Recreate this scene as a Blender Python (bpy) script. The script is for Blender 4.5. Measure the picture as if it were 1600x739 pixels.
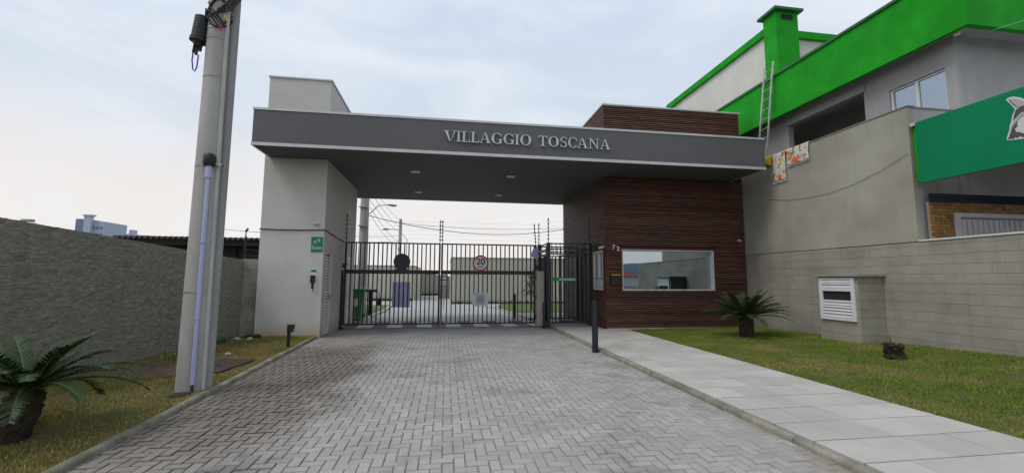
import bpy, bmesh, math, random
import numpy as np
from mathutils import Vector, Matrix, noise as mnoise
random.seed(7)
rng = np.random.default_rng(7)
R = math.radians
for o in list(bpy.data.objects): bpy.data.objects.remove(o)
scn = bpy.context.scene
C = scn.collection

# ------------------------------------------------------------------ camera
CAMH = 1.6
yaw, pitch, roll = R(8.754), R(5.744), R(0.281)
fwd = Vector((math.sin(yaw)*math.cos(pitch), math.cos(yaw)*math.cos(pitch), math.sin(pitch)))
rgt = Vector((math.cos(yaw), -math.sin(yaw), 0)); upv = rgt.cross(fwd)
r2 = math.cos(roll)*rgt + math.sin(roll)*upv
u2 = -math.sin(roll)*rgt + math.cos(roll)*upv
cam = bpy.data.objects.new('camera', bpy.data.cameras.new('camera')); C.objects.link(cam)
cam.data.sensor_width = 36; cam.data.lens = 666.1/1600*36
cam.data.clip_start = .05; cam.data.clip_end = 3000
cam.matrix_world = Matrix(((r2.x, u2.x, -fwd.x, 0), (r2.y, u2.y, -fwd.y, 0), (r2.z, u2.z, -fwd.z, CAMH), (0, 0, 0, 1)))
scn.camera = cam
scn.render.resolution_x = 1024; scn.render.resolution_y = 472

# ------------------------------------------------------------------ sky, sun, exposure
SUN_EL, SUN_AZ = R(55), R(248)          # azimuth clockwise from +Y: behind the camera, to the left
world = bpy.data.worlds.new('World'); scn.world = world; world.use_nodes = True
wn = world.node_tree; wn.nodes.clear()
def N(t, kind, **kw):
    n = t.nodes.new(kind)
    for k, v in kw.items(): setattr(n, k, v)
    return n
sky = N(wn, 'ShaderNodeTexSky', sky_type='NISHITA', sun_disc=False, sun_elevation=SUN_EL, sun_rotation=SUN_AZ)
sky.air_density = 1.2; sky.dust_density = 3
tc = N(wn, 'ShaderNodeTexCoord'); sep = N(wn, 'ShaderNodeSeparateXYZ')
wn.links.new(tc.outputs['Generated'], sep.inputs[0])
mp = N(wn, 'ShaderNodeMapping'); mp.inputs['Scale'].default_value = (1.3, 1.0, 3.2)
mp.inputs['Rotation'].default_value = (0, R(12), 0)
wn.links.new(tc.outputs['Generated'], mp.inputs[0])
nz = N(wn, 'ShaderNodeTexNoise'); nz.inputs['Scale'].default_value = 2.0; nz.inputs['Detail'].default_value = 5; nz.inputs['Roughness'].default_value = .55
nz.inputs['Distortion'].default_value = .6
wn.links.new(mp.outputs[0], nz.inputs['Vector'])
# height of the cream haze bank wanders with the cloud noise
add = N(wn, 'ShaderNodeMath', operation='MULTIPLY_ADD'); add.inputs[1].default_value = .10; 
wn.links.new(nz.outputs['Fac'], add.inputs[0]); wn.links.new(sep.outputs['Z'], add.inputs[2])
rmp = N(wn, 'ShaderNodeValToRGB'); e = rmp.color_ramp.elements
e[0].position = .04; e[0].color = (.775, .745, .72, 1)
e[1].position = 1.0; e[1].color = (.52, .61, .76, 1)
for p, c in ((.20, (.755, .71, .68, 1)), (.275, (.70, .695, .71, 1)), (.37, (.565, .63, .715, 1)), (.62, (.55, .625, .745, 1))):
    x = e.new(p); x.color = c
wn.links.new(add.outputs[0], rmp.inputs[0])
cr = N(wn, 'ShaderNodeValToRGB'); cr.color_ramp.elements[0].position = .40; cr.color_ramp.elements[1].position = .66
wn.links.new(nz.outputs['Fac'], cr.inputs[0])
mul = N(wn, 'ShaderNodeMath', operation='MULTIPLY'); mul.inputs[1].default_value = .70
wn.links.new(cr.outputs[0], mul.inputs[0])
mixc = N(wn, 'ShaderNodeMix', data_type='RGBA'); mixc.inputs['B'].default_value = (.76, .785, .83, 1)
wn.links.new(mul.outputs[0], mixc.inputs['Factor']); wn.links.new(rmp.outputs[0], mixc.inputs['A'])
sc10 = N(wn, 'ShaderNodeVectorMath', operation='SCALE'); sc10.inputs['Scale'].default_value = 12.4
wn.links.new(mixc.outputs['Result'], sc10.inputs[0])
mixs = N(wn, 'ShaderNodeMix', data_type='RGBA'); mixs.inputs['Factor'].default_value = .90
wn.links.new(sky.outputs[0], mixs.inputs['A']); wn.links.new(sc10.outputs[0], mixs.inputs['B'])
bg = N(wn, 'ShaderNodeBackground'); bg.inputs['Strength'].default_value = .1
wn.links.new(mixs.outputs['Result'], bg.inputs[0])
wo = N(wn, 'ShaderNodeOutputWorld'); wn.links.new(bg.outputs[0], wo.inputs[0])

sl = bpy.data.lights.new('sun', 'SUN'); sl.energy = 1.4; sl.angle = R(25); sl.color = (1, .96, .90)
so = bpy.data.objects.new('sun', sl); C.objects.link(so)
sd = Vector((math.sin(SUN_AZ)*math.cos(SUN_EL), math.cos(SUN_AZ)*math.cos(SUN_EL), math.sin(SUN_EL)))
so.rotation_euler = sd.to_track_quat('Z', 'Y').to_euler(); so.location = (0, -5, 30)
scn.view_settings.view_transform = 'Standard'; scn.view_settings.look = 'None'
scn.view_settings.exposure = 0; scn.view_settings.gamma = 1; scn.view_settings.use_curve_mapping = False

# ------------------------------------------------------------------ materials
def mat(name, c, c2=None, scale=4, rough=.7, bump=0, bscale=40, metal=0, spec=.4, rand=0, stretch=(1, 1, 1),
        streak=0, streakcol=(.03, .03, .028), detail=6, bstretch=(1, 1, 1), island=False, contrast=(.35, .65), fine=0, coord='pos', base_dirt_shade=None, bdist=.02):
    m = bpy.data.materials.new(name); m.use_nodes = True
    t = m.node_tree; b = t.nodes['Principled BSDF']
    b.inputs['Roughness'].default_value = rough; b.inputs['Metallic'].default_value = metal
    b.inputs['Specular IOR Level'].default_value = spec
    geo = N(t, 'ShaderNodeNewGeometry'); oi = N(t, 'ShaderNodeObjectInfo')
    if coord == 'pos': pos = geo.outputs['Position']
    else: pos = N(t, 'ShaderNodeTexCoord').outputs['Object']
    def noise(s, st=(1, 1, 1), d=6, ro=.6):
        mpn = N(t, 'ShaderNodeMapping'); mpn.inputs['Scale'].default_value = st; t.links.new(pos, mpn.inputs[0])
        if rand and coord != 'pos':
            vm = N(t, 'ShaderNodeVectorMath', operation='SCALE'); vm.inputs[0].default_value = (17, 9, 13)
            t.links.new(oi.outputs['Random'], vm.inputs['Scale']); t.links.new(vm.outputs[0], mpn.inputs['Location'])
        n = N(t, 'ShaderNodeTexNoise'); n.inputs['Scale'].default_value = s; n.inputs['Detail'].default_value = d
        n.inputs['Roughness'].default_value = ro
        t.links.new(mpn.outputs[0], n.inputs['Vector']); return n.outputs['Fac']
    def ramp(f, a, b_):
        r = N(t, 'ShaderNodeMapRange'); r.inputs['From Min'].default_value = a; r.inputs['From Max'].default_value = b_
        t.links.new(f, r.inputs['Value']); return r.outputs[0]
    def mix(f, a, b_, blend='MIX', const=None):
        x = N(t, 'ShaderNodeMix', data_type='RGBA', blend_type=blend)
        if const is not None: x.inputs['Factor'].default_value = const
        else: t.links.new(f, x.inputs['Factor'])
        for s, v in (('A', a), ('B', b_)):
            if isinstance(v, tuple): x.inputs[s].default_value = (*v, 1)
            else: t.links.new(v, x.inputs[s])
        return x.outputs['Result']
    col = c
    if c2 is not None: col = mix(ramp(noise(scale, stretch, detail), *contrast), c, c2)
    if fine:
        f = noise(90, d=3); g = ramp(f, .3, .7)
        r = N(t, 'ShaderNodeMapRange'); r.inputs['To Min'].default_value = 1-fine; r.inputs['To Max'].default_value = 1+fine
        t.links.new(g, r.inputs['Value']); cm = N(t, 'ShaderNodeCombineColor')
        for i in range(3): t.links.new(r.outputs[0], cm.inputs[i])
        col = mix(None, col, cm.outputs[0], 'MULTIPLY', 1)
    if rand or island:
        src = oi.outputs['Random']
        if island:
            a = N(t, 'ShaderNodeMath', operation='ADD'); t.links.new(src, a.inputs[0]); t.links.new(geo.outputs['Random Per Island'], a.inputs[1])
            fr = N(t, 'ShaderNodeMath', operation='FRACT'); t.links.new(a.outputs[0], fr.inputs[0]); src = fr.outputs[0]
        r = N(t, 'ShaderNodeMapRange'); r.inputs['To Min'].default_value = 1-rand; r.inputs['To Max'].default_value = 1+rand
        t.links.new(src, r.inputs['Value'])
        cm = N(t, 'ShaderNodeCombineColor')
        for i in range(3): t.links.new(r.outputs[0], cm.inputs[i])
        col = mix(None, col, cm.outputs[0], 'MULTIPLY', 1)
    if streak:
        f = ramp(noise(1.0, (5, 5, .35), 5), .52, .78)
        s = N(t, 'ShaderNodeMath', operation='MULTIPLY'); s.inputs[1].default_value = streak; t.links.new(f, s.inputs[0])
        col = mix(s.outputs[0], col, streakcol)
    if base_dirt_shade:                                     # splashed soil along a wall foot, on olive masonry also painted contact shade: (z top, colour, strength)
        sx = N(t, 'ShaderNodeSeparateXYZ'); t.links.new(geo.outputs['Position'], sx.inputs[0])
        nn = N(t, 'ShaderNodeMath', operation='MULTIPLY_ADD'); nn.inputs[1].default_value = .5
        t.links.new(noise(2.5), nn.inputs[0]); t.links.new(sx.outputs['Z'], nn.inputs[2])
        r = N(t, 'ShaderNodeMapRange'); r.inputs['From Min'].default_value = base_dirt_shade[0]+.25; r.inputs['From Max'].default_value = .2
        r.inputs['To Min'].default_value = 0; r.inputs['To Max'].default_value = base_dirt_shade[2]
        t.links.new(nn.outputs[0], r.inputs['Value']); col = mix(r.outputs[0], col, base_dirt_shade[1])
    if isinstance(col, tuple): b.inputs['Base Color'].default_value = (*col, 1)
    else: t.links.new(col, b.inputs['Base Color'])
    if bump:
        bn = N(t, 'ShaderNodeBump'); bn.inputs['Strength'].default_value = bump; bn.inputs['Distance'].default_value = bdist
        t.links.new(noise(bscale, bstretch, 5), bn.inputs['Height']); t.links.new(bn.outputs[0], b.inputs['Normal'])
    m['x'] = 1
    return m

M = {}
M['render_white'] = mat('white_render', (.56, .55, .52), (.50, .49, .46), 1.2, .8, .12, 120, streak=.10, streakcol=(.36, .34, .30), base_dirt_shade=(.45, (.42, .26, .14), .75))
M['charcoal'] = mat('charcoal_paint', (.112, .112, .117), (.100, .100, .106), .8, .6, .05, 150, streak=.12, streakcol=(.15, .15, .15))
M['soffit'] = mat('soffit_paint', (.10, .10, .10), (.092, .092, .092), .7, .7, .03, 90)
M['flashing'] = mat('white_flashing', (.58, .58, .585), (.50, .50, .50), 3, .35, 0, metal=.2, streak=.2, streakcol=(.4, .4, .38))
M['letter'] = mat('brushed_letter', (.52, .53, .54), (.45, .46, .47), 6, .4, metal=.5)
M['wood'] = mat('ipe_slat', (.172, .080, .058), (.086, .040, .030), 2.2, .5, .3, 30, rand=.32, stretch=(1, 1, 9), bstretch=(.4, .4, 9), spec=.28, coord='pos')
M['wood_back'] = mat('dark_batten_backing', (.012, .008, .007), rough=.9)
M['wood_frame'] = mat('wood_frame', (.13, .045, .022), (.08, .028, .016), 5, .5, .1, 60, stretch=(1, 1, 4))
M['alu_white'] = mat('white_aluminium', (.68, .69, .70), (.62, .63, .64), 4, .35)
M['mirror'] = mat('mirrored_glass', (.40, .48, .53), rough=.015, metal=1)
M['glass'] = mat('window_glass', (.36, .42, .48), rough=.03, metal=.9)
M['dark_in'] = mat('dark_interior', (.02, .02, .02), rough=.9)
M['beige_in'] = mat('blind_fabric', (.42, .39, .33), (.36, .33, .28), 3, .8)
M['black_metal'] = mat('black_powder_coat', (.010, .012, .017), (.014, .016, .021), 5, .42, .04, 200, spec=.5)
M['black_plastic'] = mat('black_plastic', (.012, .012, .013), (.02, .02, .02), 8, .5)
M['galv'] = mat('galvanised_steel', (.42, .43, .45), (.34, .35, .37), 12, .45, metal=.7)
M['louvre'] = mat('louvre_white', (.62, .64, .66), (.55, .57, .59), 5, .4, streak=.15, streakcol=(.4, .39, .36))
M['paver'] = mat('concrete_paver', (.395, .378, .355), (.335, .320, .300), 1.1, .85, .35, 160, rand=.10, island=True, fine=.16, spec=.25)
M['paver_edge_shade'] = mat('paver_edge_shade', (.345, .33, .31), (.26, .248, .232), .8, .9, .3, 160, fine=.2, spec=.2)  # darker chamfers: joint dirt plus edge shade put into the colour
M['joint'] = mat('joint_sand', (.32, .31, .28), (.17, .16, .14), 1.2, .95, .3, 200)
M['slab'] = mat('concrete_slab', (.485, .458, .422), (.415, .392, .362), 1.3, .8, .12, 180, rand=.09, fine=.08, spec=.25)
M['slabbed'] = mat('slab_bedding', (.05, .047, .04), (.03, .03, .026), 6, .95)
M['kerb'] = mat('mossy_kerb', (.30, .28, .235), (.155, .155, .105), 3.5, .9, .6, 60, rand=.12, fine=.25, spec=.2)
M['soil'] = mat('bare_soil', (.13, .088, .052), (.075, .05, .032), 5, .95, .7, 50)
M['lawn'] = mat('lawn_soil', (.085, .085, .022), (.15, .11, .05), 1.3, .95, .6, 60, contrast=(.42, .62))
M['grass'] = mat('grass_blades', (.135, .205, .026), (.34, .27, .095), .8, .75, rand=.38, island=True, contrast=(.47, .70), spec=.12)
M['grass_dry'] = mat('dry_grass_blades', (.150, .175, .030), (.36, .265, .10), .8, .75, rand=.38, island=True, contrast=(.38, .60), spec=.12)
M['grass_in'] = mat('inner_lawn', (.085, .15, .03), (.12, .16, .045), 3, .95, .6, 80)
M['asphalt'] = mat('smooth_concrete', (.12, .118, .115), (.155, .152, .148), 1.5, .85, .15, 150, fine=.1)
M['inroad'] = mat('inner_paving', (.44, .43, .415), (.38, .37, .36), 1.2, .85, .1, 120)
M['ground'] = mat('earth', (.13, .12, .10), (.10, .10, .06), .3, .95)
M['paint_white'] = mat('road_paint', (.62, .62, .60), (.42, .42, .41), 7, .7)
M['roughwall'] = mat('rough_mortar', (.345, .325, .27), (.225, .212, .175), 15, .95, 1.0, 34, bdist=.03, streak=.5, streakcol=(.17, .165, .13), stretch=(.6, .6, 2.6), bstretch=(.7, .7, 2.4), fine=.35, spec=.15, contrast=(.40, .60))
M['oldblock'] = mat('old_block', (.32, .30, .25), (.23, .215, .18), 3, .95, .4, 40, fine=.2)
M['olive'] = mat('olive_masonry_paint', (.335, .322, .268), (.260, .248, .204), 1.4, .82, .25, 90, base_dirt_shade=(.42, (.20, .175, .13), .55), rand=.05, streak=.32, streakcol=(.17, .16, .135), fine=.05, spec=.25)  # foot colour carries grime and painted contact shade
M['plaster'] = mat('olive_plaster', (.385, .371, .314), (.295, .283, .237), .75, .85, .25, 70, streak=.30, streakcol=(.21, .20, .165), fine=.05, spec=.25)
M['mortar'] = mat('painted_joint', (.25, .24, .20), (.21, .20, .165), 3, .9)
M['greyhouse'] = mat('grey_cement_paint', (.37, .37, .375), (.31, .31, .316), .9, .85, .15, 60, streak=.35, streakcol=(.25, .245, .235))
M['whitehouse'] = mat('offwhite_paint', (.64, .63, .59), (.57, .56, .525), 1.2, .85, .1, 60, streak=.15, streakcol=(.33, .31, .28))
M['green'] = mat('bright_green_paint', (.015, .345, .017), (.010, .255, .012), 1.6, .75, .10, 60, spec=.15, streak=.45, streakcol=(.02, .22, .03), fine=.06)
M['greendark'] = mat('green_cap', (.024, .17, .038), (.020, .13, .03), 2, .6)
M['signgreen'] = mat('emerald_panel', (.004, .215, .088), (.004, .185, .076), .7, .6, spec=.12)
M['brickyellow'] = mat('ochre_brick', (.34, .195, .075), (.22, .12, .045), 9, .8, .2, 60, rand=.25, island=True)
M['navy'] = mat('navy_tile', (.008, .010, .03), (.012, .014, .04), 6, .3)
M['concpole'] = mat('pole_concrete', (.44, .435, .41), (.34, .335, .315), 2.2, .9, .35, 70, stretch=(1, 1, .4), streak=.35, streakcol=(.21, .185, .14), fine=.14)
M['steelpole'] = mat('grey_pole', (.32, .325, .325), (.25, .255, .255), 3, .7, .15, 60, stretch=(1, 1, .3))
M['palestrip'] = mat('pale_conduit', (.50, .50, .47), (.40, .40, .37), 3, .7, stretch=(1, 1, .5), fine=.12)
M['pvc'] = mat('lilac_pvc', (.42, .46, .68), (.38, .42, .62), 2, .4)
M['bluecable'] = mat('blue_cable', (.03, .05, .30), rough=.5)
M['red'] = mat('red_plastic', (.42, .015, .02), rough=.5)
M['yellowtag'] = mat('yellow_tag', (.62, .42, .03), rough=.5)
M['white'] = mat('white_print', (.66, .67, .68), (.60, .61, .62), 6, .5)
M['whiteblue'] = mat('white_card', (.58, .63, .68), (.52, .57, .62), 5, .5)
M['lilac'] = mat('lilac_board', (.42, .46, .60), (.34, .36, .62), .9, .4, stretch=(.2, .2, 2))
M['noticegreen'] = mat('notice_green', (.008, .19, .075), (.010, .22, .09), 5, .4)
M['signred'] = mat('sign_red', (.48, .012, .022), rough=.4)
M['ink'] = mat('black_ink', (.012, .012, .014), rough=.5)
M['greyink'] = mat('grey_ink', (.30, .32, .33), rough=.6)
M['trunk'] = mat('cycad_trunk', (.050, .038, .027), (.022, .017, .012), 14, .95, 1.0, 30)
M['frond'] = mat('cycad_leaf', (.034, .066, .018), (.018, .040, .011), 7, .5, rand=.3, spec=.25)
M['rachis'] = mat('cycad_rachis', (.07, .10, .03), rough=.5)
M['dry'] = mat('dry_fibre', (.26, .13, .045), (.14, .07, .03), 9, .9)
M['rock'] = mat('pale_rock', (.42, .41, .38), (.30, .29, .27), 8, .9, .4, 40)
M['rust'] = mat('rusty_plate', (.060, .036, .030), (.040, .026, .024), 4, .7, .2, 60)
M['lid'] = mat('black_lid', (.020, .020, .022), rough=.6)
M['binGreen'] = mat('bin_green', (.018, .24, .07), (.016, .20, .06), 4, .4)
M['corr'] = mat('fibre_cement', (.12, .11, .10), (.05, .046, .042), 4, .9, .2, 60)
M['shed'] = mat('dark_shed_boards', (.022, .02, .018), (.014, .013, .012), 3, .9)
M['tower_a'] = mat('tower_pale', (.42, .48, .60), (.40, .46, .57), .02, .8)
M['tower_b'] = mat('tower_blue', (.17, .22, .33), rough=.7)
M['bgbeige'] = mat('beige_render', (.47, .46, .385), (.43, .42, .35), .5, .85, streak=.1, streakcol=(.3, .29, .25))
M['bggrey'] = mat('grey_render', (.25, .245, .20), (.21, .205, .17), .6, .9)
M['tile_roof'] = mat('clay_roof', (.30, .075, .04), (.22, .055, .03), 3, .85)
M['wire'] = mat('cable', (.03, .03, .032), rough=.7)
M['leaf'] = mat('shrub_leaf', (.045, .10, .025), (.03, .07, .02), 3, .6, rand=.3, island=True)
M['bark'] = mat('bark', (.10, .075, .05), (.06, .045, .03), 9, .9, .5, 30)
M['hill'] = mat('hazed_hill', (.075, .115, .165), (.065, .10, .14), .01, 1)  # blue air haze is painted into the hill colour
M['alu'] = mat('aluminium_ladder', (.50, .49, .46), (.36, .35, .33), 6, .45, metal=.5)
M['beigemetal'] = mat('beige_cabinet', (.36, .335, .285), (.31, .29, .245), 3, .7, streak=.15, streakcol=(.25, .22, .18))
M['lampglass'] = mat('lamp_diffuser', (.75, .75, .72), rough=.4)
M['emb_dark'] = mat('emblem_dark', (.075, .072, .072), rough=.5)
M['emb_mid'] = mat('emblem_grey', (.40, .39, .39), rough=.5)
M['emb_light'] = mat('emblem_light', (.60, .59, .585), rough=.5)

def towel_mat():
    m = mat('printed_towel', (.62, .60, .56), (.58, .56, .52), 6, .95, .4, 200)
    t = m.node_tree; b = t.nodes['Principled BSDF']
    base = b.inputs['Base Color'].links[0].from_socket
    pos = N(t, 'ShaderNodeNewGeometry').outputs['Position']
    cur = base
    for sc, off, lo, col in ((5.5, (3, 1, 8), .57, (.62, .16, .06)), (6.5, (9, 4, 2), .60, (.10, .22, .09)), (8, (1, 7, 5), .62, (.75, .36, .06)), (9, (6, 2, 1), .66, (.12, .03, .05))):
        mpn = N(t, 'ShaderNodeMapping'); mpn.inputs['Location'].default_value = off; t.links.new(pos, mpn.inputs[0])
        n = N(t, 'ShaderNodeTexNoise'); n.inputs['Scale'].default_value = sc; n.inputs['Detail'].default_value = 2; t.links.new(mpn.outputs[0], n.inputs['Vector'])
        r = N(t, 'ShaderNodeMapRange'); r.inputs['From Min'].default_value = lo; r.inputs['From Max'].default_value = lo+.03; t.links.new(n.outputs['Fac'], r.inputs['Value'])
        x = N(t, 'ShaderNodeMix', data_type='RGBA'); x.inputs['B'].default_value = (*col, 1)
        t.links.new(r.outputs[0], x.inputs['Factor']); t.links.new(cur, x.inputs['A']); cur = x.outputs['Result']
    t.links.new(cur, b.inputs['Base Color']); return m
M['towel'] = towel_mat()
M['yellowcloth'] = mat('yellow_cloth', (.72, .48, .03), (.55, .30, .02), 9, .95)

def paver_stains():                                   # damp algae-dark stain on the left of the drive, tyre-worn patches
    for key in ('paver', 'paver_edge_shade', 'joint'):
        m = M[key]; t = m.node_tree; b = t.nodes['Principled BSDF']; base = b.inputs['Base Color'].links[0].from_socket
        geo = N(t, 'ShaderNodeNewGeometry'); sx = N(t, 'ShaderNodeSeparateXYZ'); t.links.new(geo.outputs['Position'], sx.inputs[0])
        n = N(t, 'ShaderNodeTexNoise'); n.inputs['Scale'].default_value = .55; n.inputs['Detail'].default_value = 7; n.inputs['Roughness'].default_value = .65; t.links.new(geo.outputs['Position'], n.inputs['Vector'])
        def mr(src, a, b_, lo=0, hi=1):
            r = N(t, 'ShaderNodeMapRange'); r.interpolation_type = 'SMOOTHSTEP'
            for k, v in (('From Min', a), ('From Max', b_), ('To Min', lo), ('To Max', hi)): r.inputs[k].default_value = v
            t.links.new(src, r.inputs['Value']); return r.outputs[0]
        def op(o, a, b_):
            q = N(t, 'ShaderNodeMath', operation=o)
            for i, v in enumerate((a, b_)):
                if isinstance(v, (int, float)): q.inputs[i].default_value = v
                else: t.links.new(v, q.inputs[i])
            return q.outputs[0]
        edge = op('MULTIPLY_ADD', n.outputs['Fac'], 3.4)   # ragged boundary
        edge = op('ADD', sx.outputs['X'], op('MULTIPLY', n.outputs['Fac'], 3.2))
        left = mr(edge, .60, -.35)
        ymask = op('MULTIPLY', mr(sx.outputs['Y'], 3.2, 5.2, .35, 1), mr(sx.outputs['Y'], 11.6, 9.8, .25, 1))
        f = op('MULTIPLY', op('MULTIPLY', left, ymask), .97)
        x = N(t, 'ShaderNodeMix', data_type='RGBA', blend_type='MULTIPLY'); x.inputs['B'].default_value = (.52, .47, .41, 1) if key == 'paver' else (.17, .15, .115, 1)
        t.links.new(f, x.inputs['Factor']); t.links.new(base, x.inputs['A'])
        # pinkish sand washed over the stones near the far left kerb
        n2 = N(t, 'ShaderNodeTexNoise'); n2.inputs['Scale'].default_value = 1.6; n2.inputs['Detail'].default_value = 5; t.links.new(geo.outputs['Position'], n2.inputs['Vector'])
        f2 = op('MULTIPLY', mr(n2.outputs['Fac'], .50, .72), op('MULTIPLY', mr(sx.outputs['X'], -1.9, -3.2), .6))
        y = N(t, 'ShaderNodeMix', data_type='RGBA'); y.inputs['B'].default_value = (.27, .225, .18, 1)
        t.links.new(f2, y.inputs['Factor']); t.links.new(x.outputs['Result'], y.inputs['A'])
        # general blotches
        n3 = N(t, 'ShaderNodeTexNoise'); n3.inputs['Scale'].default_value = .9; n3.inputs['Detail'].default_value = 6; n3.inputs['Roughness'].default_value = .7; t.links.new(geo.outputs['Position'], n3.inputs['Vector'])
        z = N(t, 'ShaderNodeMix', data_type='RGBA', blend_type='MULTIPLY'); z.inputs['B'].default_value = (.64, .64, .635, 1)
        t.links.new(mr(n3.outputs['Fac'], .50, .68, 0, .8), z.inputs['Factor']); t.links.new(y.outputs['Result'], z.inputs['A'])
        # dry sand / mud that collects along the right kerb
        f4 = op('MULTIPLY', mr(n2.outputs['Fac'], .46, .66), op('MULTIPLY', mr(sx.outputs['X'], 2.9, 3.45), .75))
        w = N(t, 'ShaderNodeMix', data_type='RGBA'); w.inputs['B'].default_value = (.25, .215, .165, 1)
        t.links.new(f4, w.inputs['Factor']); t.links.new(z.outputs['Result'], w.inputs['A'])
        t.links.new(w.outputs['Result'], b.inputs['Base Color'])
paver_stains()

# ------------------------------------------------------------------ helpers
ORG = {}
def tag(o, label=None, cat=None, group=None, kind=None):
    if label: o['label'] = label
    if cat: o['category'] = cat
    if group: o['group'] = group
    if kind: o['kind'] = kind
    return o
def thing(name, loc, label, cat, group=None):
    o = bpy.data.objects.new(name, None); o.empty_display_size = .1; C.objects.link(o); o.location = loc
    ORG[o.name] = Vector(loc); return tag(o, label, cat, group)

class MB:
    def __init__(s): s.v = []; s.f = []
    def add(s, vs, fs):
        b = len(s.v); s.v += [tuple(v) for v in vs]; s.f += [tuple(b+i for i in f) for f in fs]; return s
    def box(s, x0, x1, y0, y1, z0, z1):
        return s.add([(x0, y0, z0), (x1, y0, z0), (x1, y1, z0), (x0, y1, z0), (x0, y0, z1), (x1, y0, z1), (x1, y1, z1), (x0, y1, z1)],
                     [(3, 2, 1, 0), (4, 5, 6, 7), (0, 1, 5, 4), (1, 2, 6, 5), (2, 3, 7, 6), (3, 0, 4, 7)])
    def cham(s, x0, x1, y0, y1, z0, z1, c):          # box whose top edges are chamfered, no bottom face
        return s.add([(x0, y0, z0), (x1, y0, z0), (x1, y1, z0), (x0, y1, z0), (x0, y0, z1-c), (x1, y0, z1-c), (x1, y1, z1-c), (x0, y1, z1-c),
                      (x0+c, y0+c, z1), (x1-c, y0+c, z1), (x1-c, y1-c, z1), (x0+c, y1-c, z1)],
                     [(0, 1, 5, 4), (1, 2, 6, 5), (2, 3, 7, 6), (3, 0, 4, 7), (4, 5, 9, 8), (5, 6, 10, 9), (6, 7, 11, 10), (7, 4, 8, 11), (8, 9, 10, 11)])
    def bar(s, a, b, w, h=None):                      # rectangular bar between two points
        a = Vector(a); b = Vector(b); d = (b-a).normalized(); h = h or w
        up = Vector((0, 0, 1)) if abs(d.z) < .9 else Vector((0, 1, 0))
        x = d.cross(up).normalized()*(w/2); y = x.cross(d).normalized()*(h/2)
        vs = [p+i*x+j*y for p in (a, b) for i, j in ((-1, -1), (1, -1), (1, 1), (-1, 1))]
        return s.add(vs, [(0, 1, 2, 3), (7, 6, 5, 4), (0, 4, 5, 1), (1, 5, 6, 2), (2, 6, 7, 3), (3, 7, 4, 0)])
    def tube(s, pts, r, n=8, cap=True):
        pts = [Vector(p) for p in pts]; rs = r if isinstance(r, (list, tuple)) else [r]*len(pts)
        b = len(s.v); px = None
        for i, p in enumerate(pts):
            d = (pts[min(i+1, len(pts)-1)]-pts[max(i-1, 0)]).normalized()
            if px is None:
                ref = Vector((0, 0, 1)) if abs(d.z) < .9 else Vector((1, 0, 0)); px = d.cross(ref).normalized()
            px = (px-d*px.dot(d)).normalized(); py = d.cross(px)
            for k in range(n):
                a = 2*math.pi*k/n; s.v.append(tuple(p+rs[i]*(math.cos(a)*px+math.sin(a)*py)))
        for i in range(len(pts)-1):
            for k in range(n):
                k2 = (k+1) % n; s.f.append((b+i*n+k, b+i*n+k2, b+(i+1)*n+k2, b+(i+1)*n+k))
        if cap:
            s.f.append(tuple(b+k for k in reversed(range(n)))); s.f.append(tuple(b+(len(pts)-1)*n+k for k in range(n)))
        return s
    def prism(s, poly, o, ux, uy, d0, d1):            # 2-D polygon in axes ux, uy at o, from depth d0 to d1 along ux x uy
        o = Vector(o); ux = Vector(ux); uy = Vector(uy); n = ux.cross(uy)
        k = len(poly); vs = [o+p[0]*ux+p[1]*uy+d0*n for p in poly]+[o+p[0]*ux+p[1]*uy+d1*n for p in poly]
        return s.add(vs, [tuple(reversed(range(k))), tuple(range(k, 2*k))]+[(i, (i+1) % k, k+(i+1) % k, k+i) for i in range(k)])
    def mesh(s, name, org=Vector((0, 0, 0)), m=None, smooth=False, bevel=0):
        me = bpy.data.meshes.new(name); me.from_pydata([tuple(Vector(v)-org) for v in s.v], [], s.f)
        if m: me.materials.append(m)
        if bevel:
            bm = bmesh.new(); bm.from_mesh(me)
            bmesh.ops.bevel(bm, geom=list(bm.edges), offset=bevel, segments=1, affect='EDGES', profile=.5, clamp_overlap=True)
            bm.to_mesh(me); bm.free()
        if smooth:
            me.polygons.foreach_set('use_smooth', [True]*len(me.polygons)); me.set_sharp_from_angle(angle=R(40))
        me.update(); return me
    def build(s, name, m, parent=None, smooth=False, bevel=0, org=None):
        if parent is not None: g = ORG[parent.name]
        else: g = Vector(org) if org is not None else Vector((0, 0, 0))
        me = s.mesh(name, g, M[m] if isinstance(m, str) else m, smooth, bevel)
        o = bpy.data.objects.new(name, me); C.objects.link(o)
        if parent is not None: o.parent = parent
        else: o.location = g
        ORG[o.name] = g; return o
def piece(name, me, parent, loc, rotz=0):             # one of many alike pieces: shares mesh data
    o = bpy.data.objects.new(name, me); C.objects.link(o); o.parent = parent
    o.location = Vector(loc)-ORG[parent.name]; o.rotation_euler = (0, 0, rotz); return o
def circle(r, n=24, cx=0, cy=0, ry=None): return [(cx+r*math.cos(2*math.pi*k/n), cy+(ry or r)*math.sin(2*math.pi*k/n)) for k in range(n)]
def text_mesh(body, size, extrude, mname):
    cu = bpy.data.curves.new('t', 'FONT'); cu.body = body; cu.size = size; cu.extrude = extrude; cu.offset = size*.018; cu.align_x = 'CENTER'; cu.align_y = 'CENTER'
    o = bpy.data.objects.new('t', cu); C.objects.link(o); bpy.context.view_layer.update()
    me = bpy.data.meshes.new_from_object(o.evaluated_get(bpy.context.evaluated_depsgraph_get()))
    bpy.data.objects.remove(o); me.materials.clear(); me.materials.append(M[mname]); return me
def lawn_z(x, y):                                     # right-hand lawn climbs gently towards the wall and the street
    return .052 + np.clip((x-5.7)/4.2, 0, 1.2)*np.clip(.045+(12.9-y)*.031, 0, .35)

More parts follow.
